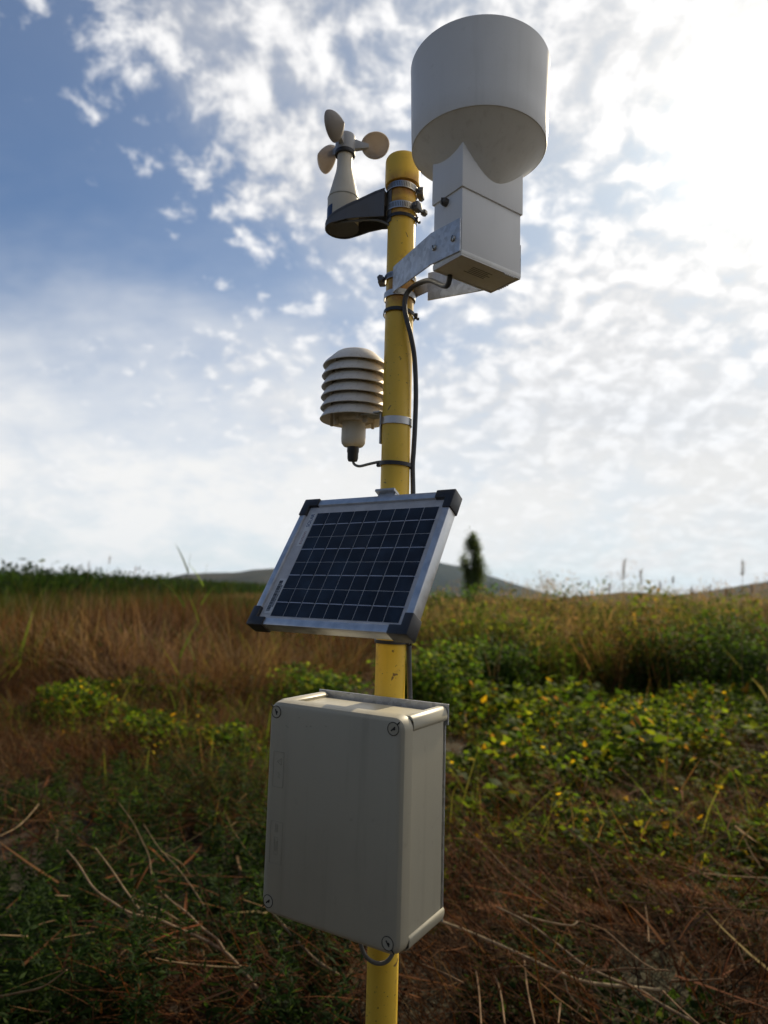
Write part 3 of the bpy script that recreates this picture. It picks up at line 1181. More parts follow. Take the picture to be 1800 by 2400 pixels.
for (x, z, a) in ((-.1030, .1345, 1.9), (.0990, .1345, .75), (-.1030, -.1320, .7), (.0985, -.1350, 2.2)):
    m = MB()
    m.lathe([(.0082, -.0003), (.0082, .0005), (.0090, .0005), (.0090, -.0003)], 40)
    mt = Matrix.Translation((x, 0, z)) @ Matrix.Rotation(R(90), 4, 'X')
    m.xf(mt)
    ring = m.build('lid_screw_ring', MT['slot'], lid)
    m = MB()
    m.lathe([(0, .0004), (.0078, .0004), (.0081, 0), (.0081, -.001)], 40)
    m.xf(mt)
    scw = m.build('lid_screw', MT['boxlid'], bxo)
    m = MB()
    m.box((0, 0, .0004), (.0082, .0019, .0006), Matrix.Rotation(a, 3, 'Z'))
    m.box((.0016, 0, .0004), (.0030, .0027, .0007), Matrix.Rotation(a, 3, 'Z'))
    m.xf(mt)
    m.build('slot', MT['slot'], scw, smooth=False)
    m = MB()
    sx, sz = (1 if x > 0 else -1), (1 if z > 0 else -1)
    m.box((x + sx * .0082, -.0002, z + sz * .0082), (.0052, .0008, .0016), Matrix.Rotation(-sx * sz * R(45), 3, 'Y'))
    m.build('corner_notch', MT['slot'], lid, smooth=False)
# faint moulded frames and marks on the lid's left margin
m = MB()


def frame(m, x0, x1, z0, z1, w=.0005):
    for c, s in ((((x0 + x1) / 2, z0), (x1 - x0, w)), (((x0 + x1) / 2, z1), (x1 - x0, w)), ((x0, (z0 + z1) / 2), (w, z1 - z0 - w)), ((x1, (z0 + z1) / 2), (w, z1 - z0 - w))):
        m.box((c[0], -.0001, c[1]), (s[0], .0005, s[1]))


frame(m, -.104, -.085, .028, .078)
frame(m, -.104, -.082, -.078, -.020)
frame(m, -.0965, -.0900, -.066, -.042)
m.build('moulded_frames', MT['mark'], lid, smooth=False)['kind'] = 'stuff'
m = MB()
# pictogram: a triangle with a bar, and a few short lines
tri = [(-.0972, .0640), (-.0895, .0600), (-.0895, .0690)]
for i in range(3):
    a, b = Vector((tri[i][0], -.0001, tri[i][1])), Vector((tri[(i + 1) % 3][0], -.0001, tri[(i + 1) % 3][1]))
    d = b - a
    m.box((a + b) / 2, (d.length, .0005, .0006), Matrix.Rotation(-math.atan2(d.z, d.x), 3, 'Y'))
m.box((-.0920, -.0001, .0645), (.0030, .0005, .0008))
for k in range(4):
    m.box((-.0935 + .0012 * (k % 2), -.0001, .0480 - k * .0022), (.0030, .0005, .0009))
for k in range(3):
    m.box((-.0955 + k * .0022, -.0001, -.0290), (.0007, .0005, .0120))
for k in range(3):
    m.box((-.0950 + k * .0018, -.0001, -.0540), (.0006, .0005, .0150))
m.build('moulded_marks', MT['mark'], lid, smooth=False)
m = MB()
for x, z in ((-.046, .1205), (-.0385, .1213), (-.083, .1165), (-.080, .1150), (-.012, .1245), (-.060, .1310)):
    m.box((x, -.0001, z), (.0024, .0005, .0008), Matrix.Rotation(.4, 3, 'Y'))
m.build('scuffs', MT['mark'], lid, smooth=False)

# ------------------------------------------------------------------ cables


def cable(name, label, pts, rad, mat, n=8):
    m = MB()
    m.tube(smooth_path(pts, n), rad, 12)
    o = m.build(name, MT[mat], None, angle=80)
    return tag(o, label, 'cable', 'instrument cables')


st = gauge.location + ga * (-.026) + gb * (-.030) + Vector((0, 0, .004))
cable('cable', 'thick dark cable from the rain gauge down the right of the pole',
      [st, (st.x - .004, st.y + .012, st.z - .020), (.0640, 1.030, 1.992), (.0480, 1.066, 2.0045), (.0330, 1.090, 2.004), (.0260, 1.0935, 1.990), (.0255, 1.0930, 1.970), (.0300, 1.0935, 1.950),
       (.0370, 1.0950, 1.925), (.0440, 1.1020, 1.890), (.0478, 1.109, 1.835), (.0478, 1.113, 1.780), (.0465, 1.116, 1.735), (.0455, 1.118, 1.710), (.0475, 1.121, 1.660),
       (.048, 1.128, 1.60), (.047, 1.132, 1.50), (.0462, 1.124, 1.418), (.0490, 1.120, 1.345), (.0495, 1.118, 1.332)], .0042, 'cable')
cable('cable', 'thin grey cable from the radiation shield gland to the pole',
      [(SX, SY, 1.732), (SX + .003, SY - .003, 1.722), (SX + .013, SY - .016, 1.7160), (SX + .030, SY - .036, 1.7165), (SX + .046, SY - .056, 1.7165), (SX + .058, SY - .074, 1.714)], .0024, 'greycable')
cable('cable', 'grey cable looping below the junction box in front of the pole',
      [(-.0200, 1.082, 1.050), (-.0190, 1.078, 1.000), (-.0160, 1.072, .9830), (-.0080, 1.070, .9690), (.0060, 1.068, .9620), (.0210, 1.068, .9640), (.0310, 1.070, .9760), (.0370, 1.075, .9970), (.0405, 1.08, 1.050)], .0030, 'greycable')

# ------------------------------------------------------------------ vegetation


def vnoise(x, y, s, seed=0):
    """value noise on a lattice of spacing s"""
    x, y = np.asarray(x) / s + 517.3 + seed * 13.7, np.asarray(y) / s + 291.1 + seed * 7.9
    xi, yi = np.floor(x).astype(np.int64), np.floor(y).astype(np.int64)
    fx, fy = x - xi, y - yi
    fx, fy = fx * fx * (3 - 2 * fx), fy * fy * (3 - 2 * fy)

    def h(a, b):
        v = np.sin(a * 127.1 + b * 311.7 + seed * 74.7) * 43758.5453
        return v - np.floor(v)
    return (h(xi, yi) * (1 - fx) + h(xi + 1, yi) * fx) * (1 - fy) + (h(xi, yi + 1) * (1 - fx) + h(xi + 1, yi + 1) * fx) * fy


def blades(root, az, lean, curl, L, W, col, seg=3, taper=1.0):
    """grass blades and thin stems: strips that rise from root and bend over towards az"""
    n = len(root)
    ca, sa = np.cos(az), np.sin(az)
    tw = rng.uniform(-1.2, 1.2, n)
    side = np.stack([-np.sin(az + tw), np.cos(az + tw), rng.uniform(-.2, .2, n)], -1)
    pts = [root]
    for k in range(seg):
        th = lean + curl * ((k + .5) / seg)
        st = np.stack([np.sin(th) * ca, np.sin(th) * sa, np.cos(th)], -1) * (L / seg)[:, None]
        pts.append(pts[-1] + st)
    V = np.zeros((n, 2 * seg + 1, 3))
    for k in range(seg):
        w = (W * .5 * (1 - (k / seg) ** 2 * taper * .8))[:, None]
        V[:, 2 * k] = pts[k] - side * w
        V[:, 2 * k + 1] = pts[k] + side * w
    V[:, 2 * seg] = pts[seg]
    T = []
    for k in range(seg - 1):
        T += [(2 * k, 2 * k + 1, 2 * k + 3), (2 * k, 2 * k + 3, 2 * k + 2)]
    T.append((2 * seg - 2, 2 * seg - 1, 2 * seg))
    return pack(V, np.array(T), col)


def pack(V, T, col):
    n, m = V.shape[:2]
    t = (T[None] + (np.arange(n) * m)[:, None, None]).reshape(-1, 3)
    return V.reshape(-1, 3), t, np.repeat(col, m, 0)


def leaves(root, az, pitch, L, W, col, broad=.42, fold=.18):
    """flat leaves with a folded midrib; pitch is the angle of the blade above the horizontal"""
    n = len(root)
    d = np.stack([np.cos(az) * np.cos(pitch), np.sin(az) * np.cos(pitch), np.sin(pitch)], -1)
    roll = rng.uniform(-.9, .9, n)
    s0 = np.stack([-np.sin(az), np.cos(az), np.zeros(n)], -1)
    u0 = np.cross(d, s0)
    s = s0 * np.cos(roll)[:, None] + u0 * np.sin(roll)[:, None]
    u = np.cross(d, s)
    L_, W_ = L[:, None], W[:, None]
    V = np.stack([root, root + d * L_ * broad * .8 - s * W_ * .5, root + d * L_ * broad * .8 + s * W_ * .5,
                  root + d * L_ - u * L_ * .12, root + d * L_ * broad + u * W_ * fold], 1)
    return pack(V, np.array([(0, 4, 1), (1, 4, 3), (3, 4, 2), (2, 4, 0)]), col)


def merge(parts):
    V, T, C, o = [], [], [], 0
    for v, t, c in parts:
        V.append(v)
        T.append(t + o)
        C.append(c)
        o += len(v)
    return np.concatenate(V), np.concatenate(T), np.concatenate(C)


def pal(n, cols, w=None, jit=.22):
    cols = np.array(cols)
    w = None if w is None else np.array(w) / np.sum(w)
    c = cols[rng.choice(len(cols), n, p=w)]
    return np.clip(c * (1 + rng.normal(0, jit, (n, 1))) * (1 + rng.normal(0, .06, (n, 3))), .004, .8)


def wedge(n, y0, y1, t0, t1, pw=1.0):
    """points on the ground in the wedge x = t*y, thinner with distance"""
    u = rng.random(n)
    y = (y0 ** pw + u * (y1 ** pw - y0 ** pw)) ** (1 / pw) if pw else y0 * (y1 / y0) ** u
    x = rng.uniform(t0, t1, n) * y
    return x, y


def stuff(name, label, cat, parts, mat):
    v, t, c = merge(parts)
    return tag(link(name, tri_mesh(name, v, t, MT[mat], c)), label, cat, kind='stuff')


def U(a, b, n):
    return rng.uniform(a, b, n)


def ground_pts(x, y, dz=0.0):
    return np.stack([x, y, terrain(x, y) + dz], -1)


STRAW = [(.128, .072, .034), (.085, .044, .021), (.22, .145, .075), (.064, .030, .014), (.115, .052, .023)]
STRAW_W = [4, 4, 2.2, 2.5, 2]
GREEN = [(.066, .112, .010), (.095, .145, .012), (.036, .068, .009), (.150, .180, .014), (.45, .30, .015), (.28, .14, .03)]
FG = [(.074, .032, .011), (.050, .021, .008), (.13, .075, .033), (.034, .015, .007), (.112, .042, .015)]
GREEN_W = [5, 4.5, 4.5, 2.4, .5, .35]
DARK = [(.022, .048, .010), (.032, .062, .013), (.018, .036, .010), (.05, .085, .018)]

# --- dry straw: foreground thatch, left mound, and thin everywhere
P = []


def tufts(cx, cy, per, h, spread, lean, W, cols, cw=None, seg=3, dz=0.0, bias=None, tj=.25, cmax=1.1):
    """tussocks: each a bunch of blades radiating from one crown, with one tone"""
    n = len(cx)
    k = np.repeat(np.arange(n), per)
    m_ = len(k)
    rx, ry = cx[k] + rng.normal(0, spread, m_), cy[k] + rng.normal(0, spread, m_)
    az = np.arctan2(ry - cy[k], rx - cx[k]) + rng.normal(0, .6, m_)
    ln = np.abs(rng.normal(lean, lean * .6, m_))
    if bias is not None:
        az = np.where(rng.random(m_) < .55, bias[k] + rng.normal(0, .35, m_), az)
    tone = pal(n, cols, cw, tj)
    col = np.clip(tone[k] * (1 + rng.normal(0, .22, (m_, 1))), .004, .7)
    return blades(ground_pts(rx, ry, dz), az, ln, U(.1, cmax, m_), (h[k] if isinstance(h, np.ndarray) else h) * U(.45, 1.15, m_), U(W * .6, W * 1.4, m_), col, seg)


# chaotic thatch in the foreground
x, y = wedge(33000, 2.1, 6.4, -.72, .78, .8)
keep = vnoise(x, y, .55, 3) + .42 * np.clip((x / y + .12) * 2.2, -.75, .5) > .44
x, y = x[keep], y[keep]
n = len(x)
flow = 2.6 + 5.0 * (vnoise(x, y, .55, 5) - .5) + rng.normal(0, .8, n)
P.append(blades(ground_pts(x, y, U(-.02, .26, n)), flow, U(.7, 1.6, n), U(-.5, .8, n), U(.06, .42, n) ** 1.15, U(.0018, .0062, n),
                pal(n, FG, [3, 4, .6, 4, 3], .35), 3))
cx, cy = wedge(330, 2.2, 5.6, -.72, .78, .8)
k = vnoise(cx, cy, .6, 6) + .4 * np.clip((cx / cy + .1) * 2, -.6, .4) > .42
cx, cy = cx[k], cy[k]
P.append(tufts(cx, cy, 34, U(.12, .38, len(cx)), .05, .75, .0036, FG, [3, 4, .8, 4, 3], bias=U(0, 6.3, len(cx))))
# broken reed leaves and stalks lying about
x, y = wedge(2600, 2.2, 7.5, -.74, .80, .9)
k = vnoise(x, y, .8, 17) + .3 * np.clip((x / y + .1) * 2, -.6, .5) > .42
x, y = x[k], y[k]
n = len(x)
P.append(blades(ground_pts(x, y, U(.02, .28, n)), U(0, 2 * PI, n), U(1.1, 1.75, n), U(-.6, .6, n), U(.08, .38, n), U(.006, .017, n), pal(n, FG + [(.24, .16, .08)], [3, 3, 2, 2, 3, 1.2], .3), 4))
# mixed dead tussocks in the left middle ground
cx, cy = wedge(900, 4.3, 9.3, -.76, -.04, 1.0)
k = vnoise(cx, cy, 1.0, 9) > .40
cx, cy = cx[k], cy[k]
P.append(tufts(cx, cy, 30, U(.18, .55, len(cx)), .06, .6, .0046, STRAW, STRAW_W, bias=U(0, 6.3, len(cx))))
x, y = wedge(13000, 4.8, 11.0, -.75, .78, 1.0)
n = len(x)
P.append(blades(ground_pts(x, y, U(0, .08, n)), U(0, 2 * PI, n), U(.5, 1.45, n), U(.1, .8, n), U(.12, .42, n), U(.003, .006, n), pal(n, STRAW, [3, 4, 1.4, 3, 2]), 3))
# the tall dead grass of the left mound, in tussocks combed by the wind
cx, cy = wedge(1500, 8.3, 20.0, -.80, .10, 1.3)
dn = vnoise(cx, cy, 1.6, 12) * .6 + vnoise(cx, cy, .6, 13) * .4
edge = 8.6 + 1.8 * vnoise(cx, cx * 0, 1.4, 4) + 2.2 * np.clip((cx / cy + .22) * 5, 0, 1)
k = cy > edge
cx, cy, dn = cx[k], cy[k], dn[k]
hg = (.34 + 1.05 * dn ** 1.3) * (1 + .22 * np.clip((cy - 11) / 5, 0, 1))
P.append(tufts(cx, cy, 26, hg * 1.12, .17, .68, .0120, STRAW + [(.055, .07, .018), (.15, .062, .026), (.10, .040, .018)], [4, 4, 1.6, 3, 2, 2.0, 3, 3], 5, bias=.4 + 2.6 * vnoise(cx, cy, 2.2, 8), tj=.42, cmax=2.0))
# a few great drooping tussocks along its near edge
cx = np.array([-2.35, -2.75, -1.95, -3.3, -4.1, -4.7, -1.35, -3.7, -5.3, -2.2, -.75, -4.9])
cy = np.array([9.2, 9.7, 9.5, 9.3, 10.2, 9.6, 10.2, 11.2, 11.0, 11.6, 11.3, 12.6])
P.append(tufts(cx, cy, 520, U(1.0, 1.55, len(cx)), .30, .62, .0075, [(.23, .15, .078), (.29, .20, .11), (.16, .095, .048)], None, 6, tj=.2, cmax=2.5))
# standing dead weed stalks
x, y = wedge(700, 8.8, 20, -.8, .8, 1.2)
n = len(x)
P.append(blades(ground_pts(x, y), U(0, 2 * PI, n), U(.02, .25, n), U(-.1, .3, n), U(.7, 1.5, n), U(.007, .013, n), pal(n, [(.05, .028, .015), (.09, .05, .026), (.20, .14, .08)]), 4))
cx, cy = wedge(200, 10, 26, -.8, -.02, 1.2)
P.append(tufts(cx, cy, 90, U(.6, 1.6, len(cx)), .28, .50, .011, STRAW + [(.14, .056, .024), (.09, .036, .016), (.045, .058, .015)], None, 5, tj=.5, cmax=2.1))
stuff('dry_grass', 'brown matted dry grass lying over the whole field', 'grass', P, 'straw')

# --- dead seed plumes: soft reddish tufts in the right foreground
P = []
x, y = wedge(120, 2.6, 5.0, .02, .72, .9)
k = vnoise(x, y, .7, 31) > .45
x, y = x[k], y[k]
for xi, yi in zip(x, y):
    q = 90
    a0 = rng.uniform(2.2, 3.6)
    L0 = rng.uniform(.14, .30)
    s = U(0, 1, q)
    ax_ = np.array([math.cos(a0) * .93, math.sin(a0) * .93, rng.uniform(-.1, .35)])
    root = np.array([xi, yi, float(terrain(xi, yi)) + rng.uniform(.12, .30)]) + s[:, None] * ax_ * L0 + rng.normal(0, .008, (q, 3))
    P.append(blades(root, a0 + rng.normal(0, .7, q), U(.6, 1.5, q), U(-.3, .7, q), U(.025, .075, q) * (1.2 - s), U(.0015, .003, q), pal(q, [(.24, .11, .055), (.28, .15, .08), (.18, .075, .035)]), 2))
stuff('dead_seed_plumes', 'soft reddish brown seed plumes flattened in the right foreground', 'dry plumes', P, 'straw')

# --- green ground cover
P = []


def cover(n, y0, y1, t0, t1, thr, seed, hmax, lsz, patch=.8, cols=GREEN, cw=GREEN_W, mask=None):
    x, y = wedge(n, y0, y1, t0, t1, 1.0)
    d = vnoise(x, y, patch, seed) * .7 + vnoise(x, y, patch * .35, seed + 2) * .3
    k = d > thr
    if mask is not None:
        k &= mask(x, y)
    x, y, d = x[k], y[k], d[k]
    n = len(x)
    h = hmax * np.clip((d - thr) * 2.6, .08, 1) * U(.15, 1, n)
    L = U(.6, 1.25, n) * lsz
    P.append(leaves(ground_pts(x, y, h + .03), U(0, 2 * PI, n), rng.normal(.1, .55, n), L, L * U(.6, .95, n), pal(n, cols, cw)))


cover(44000, 4.2, 11.8, .02, .80, .42, 21, .42, .070, .9)
cover(7000, 4.4, 11.8, .02, .80, .46, 28, .52, .125, .7)
cover(12000, 3.2, 5.2, .08, .80, .50, 27, .26, .055, .7)
x, y = wedge(2600, 3.6, 11.5, -.45, .80, 1.0)
k = vnoise(x, y, .9, 29) > .45
x, y = x[k], y[k]
n = len(x)
P.append(blades(ground_pts(x, y), U(0, 2 * PI, n), U(.05, .7, n), U(.1, 1.0, n), U(.2, .62, n), U(.004, .011, n), pal(n, [(.08, .125, .014), (.05, .085, .012), (.13, .15, .03), (.14, .09, .04)]), 4))
cover(9000, 4.0, 6.0, .25, .80, .36, 22, .28, .05)
cover(34000, 4.8, 9.9, -.56, .06, .44, 23, .40, .060, 1.0, mask=lambda x, y: x / y > -.36 + .22 * (vnoise(x, y, 1.3, 35) - .5) * 2 + .10 * np.abs(y - 7.4) / 2.4)
cover(9000, 8.4, 16.0, -.78, -.05, .58, 33, .75, .085, 1.2, [(.045, .075, .012), (.065, .10, .014), (.10, .12, .02), (.16, .10, .04)], [3, 3, 1.5, 1])
cover(16000, 4.2, 7.5, -.75, -.10, .52, 24, .26, .045, .7, [(.04, .08, .014), (.06, .10, .02), (.03, .055, .012)], [1, 1, 1])
cover(9000, 2.3, 4.4, .05, .78, .56, 25, .24, .040, .5, [(.03, .06, .012), (.05, .085, .018), (.022, .04, .01)], [1, 1, 1])
stuff('ground_cover', 'low green and yellow leafy weeds spreading round the pole', 'weeds', P, 'leaf')

# --- dark narrow-leaved weeds in the left foreground
P, Q = [], []
x, y = wedge(1050, 2.1, 5.2, -.76, -.02, .7)
k = vnoise(x, y, .6, 41) - .5 * np.clip(x / y + .22, 0, 1) > .22
x, y = x[k], y[k]
for xi, yi in zip(x, y):
    h = rng.uniform(.14, .42) * (.6 + .7 * float(vnoise(xi, yi, .5, 44)))
    q = int(46 + 60 * h)
    s = np.sort(U(.12, 1, q))
    bend = rng.normal(0, .20, 2)
    root = np.stack([xi + bend[0] * s ** 2 * h, yi + bend[1] * s ** 2 * h, float(terrain(xi, yi)) + s * h], -1)
    L = U(.028, .07, q) * (1.25 - .6 * s)
    P.append(leaves(root, np.arange(q) * 2.4 + rng.uniform(0, 6), rng.normal(.35, .35, q), L, L * U(.16, .27, q), pal(q, DARK, [4, 3, 3, 1]), .5, .1))
stuff('dark_weeds', 'dark green narrow-leaved weeds filling the lower left foreground', 'weeds', P, 'leaf')

# --- reed bank on the right
P = []
x, y = wedge(30000, 10.4, 19.0, .02, .80, 1.2)
dn = vnoise(x, y, 1.1, 51)
edge = 10.6 + 1.3 * vnoise(x, x * 0, 1.2, 14) + 3.0 * np.clip((.22 - x / y) * 6, 0, 1)
keep = (y > edge) & (dn > .22)
x, y, dn = x[keep], y[keep], dn[keep]
n = len(x)
hg = (.72 + .85 * (dn * .6 + vnoise(x, y, .5, 52) * .4)) * np.clip(.84 + (x / y) * .75, .70, 1.25) * U(.5, 1.1, n)
mixc = vnoise(x, y, .9, 55)
colr = np.where((mixc > .30)[:, None], pal(n, [(.060, .082, .016), (.045, .070, .012), (.085, .092, .025)]), pal(n, [(.13, .075, .036), (.17, .11, .058), (.09, .050, .024)]))
P.append(blades(ground_pts(x, y), U(0, 2 * PI, n), U(.02, .30, n), U(.0, .7, n), hg, U(.006, .013, n), colr, 4))
q = rng.choice(n, 36000)
hl = U(.15, .92, len(q)) * hg[q]
g = vnoise(x[q], y[q], 1.0, 57)
colr = np.where((g > .30)[:, None], pal(len(q), [(.055, .105, .014), (.085, .14, .018), (.14, .165, .022), (.30, .22, .03), (.05, .08, .015)], [4, 4, 2, .6, 3]), pal(len(q), [(.20, .13, .06), (.26, .18, .09), (.12, .11, .03)]))
L = U(.05, .13, len(q))
P.append(leaves(np.stack([x[q] + rng.normal(0, .06, len(q)), y[q] + rng.normal(0, .06, len(q)), terrain(x[q], y[q]) + hl], -1), U(0, 2 * PI, len(q)), rng.normal(.2, .5, len(q)), L, L * U(.35, .8, len(q)), colr))
cx, cy = wedge(560, 10.8, 20.0, .02, .82, 1.2)
k = cy > 10.9 + 1.2 * vnoise(cx, cx * 0, 1.2, 14) + 3.0 * np.clip((.20 - cx / cy) * 6, 0, 1)
cx, cy = cx[k], cy[k]
hh = (.78 + 1.0 * vnoise(cx, cy, 1.3, 58)) * U(.65, 1.2, len(cx)) * np.clip(.84 + (cx / cy) * .6, .75, 1.15)
P.append(tufts(cx, cy, 30, hh, .14, .24, .012, [(.075, .098, .018), (.055, .082, .014), (.11, .12, .03), (.17, .11, .055), (.22, .15, .085)], [4, 4, 2, 3, 2], 4, tj=.35, cmax=1.0))
for cxi, cyi, hi in zip(cx, cy, hh):
    if rng.random() < .55:
        q2 = 46
        s2 = U(.2, 1.0, q2)
        rt = np.stack([cxi + rng.normal(0, .13, q2), cyi + rng.normal(0, .13, q2), float(terrain(cxi, cyi)) + s2 * hi], -1)
        L2 = U(.06, .15, q2)
        P.append(leaves(rt, U(0, 2 * PI, q2), rng.normal(.2, .5, q2), L2, L2 * U(.3, .75, q2), pal(q2, [(.07, .115, .012), (.10, .15, .015), (.045, .075, .012), (.17, .18, .02), (.34, .24, .02)], [4, 4, 3, 1.5, .5])))
    else:
        q2 = 40
        rt = np.stack([cxi + rng.normal(0, .10, q2), cyi + rng.normal(0, .10, q2), float(terrain(cxi, cyi)) + hi * U(.85, 1.08, q2)], -1)
        P.append(blades(rt, U(0, 2 * PI, q2), U(.1, .9, q2), U(.2, .9, q2), U(.05, .16, q2), U(.005, .010, q2), pal(q2, [(.32, .215, .145), (.24, .155, .10), (.15, .10, .06)]), 2))
# pale feathery tops
q = rng.choice(n, 3400)
for j in range(9):
    rt = np.stack([x[q] + rng.normal(0, .03, len(q)), y[q], terrain(x[q], y[q]) + hg[q] * .97 + U(-.10, .08, len(q))], -1)
    P.append(blades(rt, U(0, 2 * PI, len(q)), U(.1, .9, len(q)), U(.2, .9, len(q)), U(.05, .13, len(q)), U(.004, .008, len(q)), pal(len(q), [(.26, .18, .115), (.17, .12, .07), (.11, .11, .035)]), 2))
stuff('reed_bank', 'tall mixed reeds and climbing leaves on the right bank', 'reeds', P, 'leaf')

# --- rough growth between the near banks and the horizon
P = []
x, y = wedge(60000, 16.0, 60.0, -.80, .80, 1.2)
dn = vnoise(x, y, 3.0, 61)
n = len(x)
left = np.clip((-.05 - x / y) * 6, 0, 1)
hg = (.75 + .60 * dn + .42 * left * np.clip((42 - y) / 16, 0, 1)) * U(.55, 1.1, n)
gsel = vnoise(x, y, 4.0, 63) + .22 * left * (y > 30) > .58
colr = np.where(gsel[:, None], pal(n, [(.060, .085, .018), (.08, .10, .025), (.045, .066, .015)]), pal(n, [(.125, .064, .030), (.17, .098, .050), (.085, .042, .020)]))
P.append(blades(ground_pts(x, y), U(0, 2 * PI, n), U(.03, .35, n), U(.0, .8, n), hg, U(.012, .030, n), colr, 3))
x, y = wedge(26000, 60.0, 240.0, -.8, .8, 1.0)
n = len(x)
gsel = vnoise(x, y, 14.0, 65) > .5
colr = np.where(gsel[:, None], pal(n, [(.06, .085, .02), (.08, .10, .03)]), pal(n, [(.17, .12, .06), (.20, .14, .08)]))
P.append(blades(ground_pts(x, y), U(0, 2 * PI, n), U(.03, .5, n), U(.0, .8, n), U(.6, 1.25, n), U(.10, .22, n), colr, 2))
stuff('rough_field', 'rough brown and green field growth reaching to the horizon', 'field', P, 'straw')

# --- green shoots among the dead grass on the left
P = []
cx, cy = wedge(300, 8.6, 22.0, -.80, -.06, 1.3)
k = vnoise(cx, cy, 1.8, 81) > .45
cx, cy = cx[k], cy[k]
P.append(tufts(cx, cy, 16, U(.45, 1.15, len(cx)), .14, .42, .014, [(.075, .12, .018), (.05, .09, .015), (.11, .14, .025), (.13, .12, .03)], None, 4))
cx, cy = wedge(260, 4.6, 8.5, -.76, -.10, 1.0)
k = vnoise(cx, cy, 1.0, 83) > .5
cx, cy = cx[k], cy[k]
P.append(tufts(cx, cy, 18, U(.2, .45, len(cx)), .06, .4, .008, [(.05, .085, .014), (.035, .06, .012), (.09, .115, .02)], None, 3))
stuff('green_shoots', 'green grass shoots growing through the dead grass on the left', 'grass', P, 'leaf')

# --- unseen reeds added behind the camera to hold back low sky light
P = []
n = 15000
a = U(.62 * PI, 1.38 * PI, n)
r = U(1.7, 6.0, n)
x, y = r * np.sin(a), r * np.cos(a)
P.append(blades(ground_pts(x, y), U(0, 2 * PI, n), U(.03, .3, n), U(0, .7, n), U(1.2, 2.5, n), U(.014, .034, n), pal(n, [(.045, .062, .018), (.08, .07, .03), (.10, .065, .033)]), 4))
stuff('shading_reeds', 'tall unseen reeds added behind the camera to shade the box front', 'reeds', P, 'leaf')

# --- the dark green reed belt running away on the left
P = []
n = 34000
s = rng.random(n) ** 1.5
bx_, by_ = -15.5 + s * (-18.0), 26.0 + s * 165.0
x = bx_ + U(-14, 1.0, n) * (1 + s)
y = by_ + U(-1.5, 5, n) * (1 + 3 * s)
dn = vnoise(x, y, 2.5, 71)
hg = (2.05 + .65 * dn) * U(.6, 1.02, n) * (1 + .34 * s)
colr = pal(n, [(.016, .036, .009), (.022, .046, .010), (.013, .026, .007), (.04, .056, .014)], [4, 4, 3, 1])
P.append(blades(ground_pts(x, y), U(0, 2 * PI, n), U(.02, .35, n), U(.05, 1.3, n), hg, U(.05, .11, n) * (1 + s * 2), colr, 4))
q = rng.choice(n, 30000)
L = U(.20, .5, len(q)) * (1 + s[q])
P.append(leaves(np.stack([x[q] + rng.normal(0, .3, len(q)), y[q], hg[q] * U(.35, 1.0, len(q))], -1), U(0, 2 * PI, len(q)), rng.normal(.1, .6, len(q)), L, L * U(.2, .5, len(q)), colr[q]))
stuff('reed_belt', 'dense dark green reed belt receding along the left horizon', 'reeds', P, 'leaf')


# --- single reeds that stand clear of the mass
def plant_mesh(name, parts, mat):
    v, t, c = merge(parts)
    return tri_mesh(name, v, t, MT[mat], c)


def reed(px, py, dist, label, group=None, head=.16, green=False, nleaf=5, lean=0.0):
    """a reed whose top is seen at (px, py) of the photograph from dist metres"""
    x = (px - 900) / 1600 * dist
    ztop = EYE + (1388 - py) / 1600 * dist + (px - 900) * .0272 / 1600 * dist
    z0 = float(terrain(x, dist))
    t = thing('reed', label, 'reed', (x, dist, z0), 0, group)
    h = ztop - z0
    az = rng.uniform(0, 6)
    pts = [(lean * (k / 6) ** 2 * h, .02 * math.sin(k), h * k / 6) for k in range(7)]
    m = MB()
    m.tube(smooth_path(pts, 3), [.006 - .0045 * i / 18 for i in range(19)], 6)
    me = m.mesh('stem', MT['leaf' if green else 'straw'])
    a = me.attributes.new('Col', 'FLOAT_COLOR', 'POINT')
    c = (.10, .14, .03, 1) if green else (.24, .17, .09, 1)
    a.data.foreach_set('color', np.tile(c, len(me.vertices)).astype(np.float32))
    link('stem', me, t)
    if head:
        q = 70
        s = U(0, 1, q)
        rt = np.stack([lean * h * (1 - .1 * (1 - s)) + rng.normal(0, .006, q), rng.normal(0, .006, q), h - head * .9 + s * head * .85], -1)
        cc = pal(q, [(.20, .13, .085), (.26, .18, .12), (.13, .09, .06)])
        link('seed_head', plant_mesh('seed_head', [blades(rt, .5 + rng.normal(0, 1.0, q), U(.15, .8, q), U(.1, .7, q), U(.03, .10, q) * head / .16, U(.003, .006, q), cc, 2)], 'straw'), t)
    for k in range(nleaf):
        s = (k + 1.2) / (nleaf + 1.4)
        LL = rng.uniform(.28, .5)
        cc = pal(1, [(.09, .15, .025), (.13, .18, .03)] if green else [(.20, .15, .07), (.12, .11, .035)])
        link('leaf', plant_mesh('leaf', [blades(np.array([[lean * s * s * h, 0, h * s]]), np.array([rng.uniform(-.6, .6) + (0 if k % 2 else PI)]), np.array([rng.uniform(.3, .6)]), np.array([rng.uniform(.2, 1.0)]),
                                              np.array([LL]), np.array([.022]), cc, 6)], 'leaf'), t)
    return t


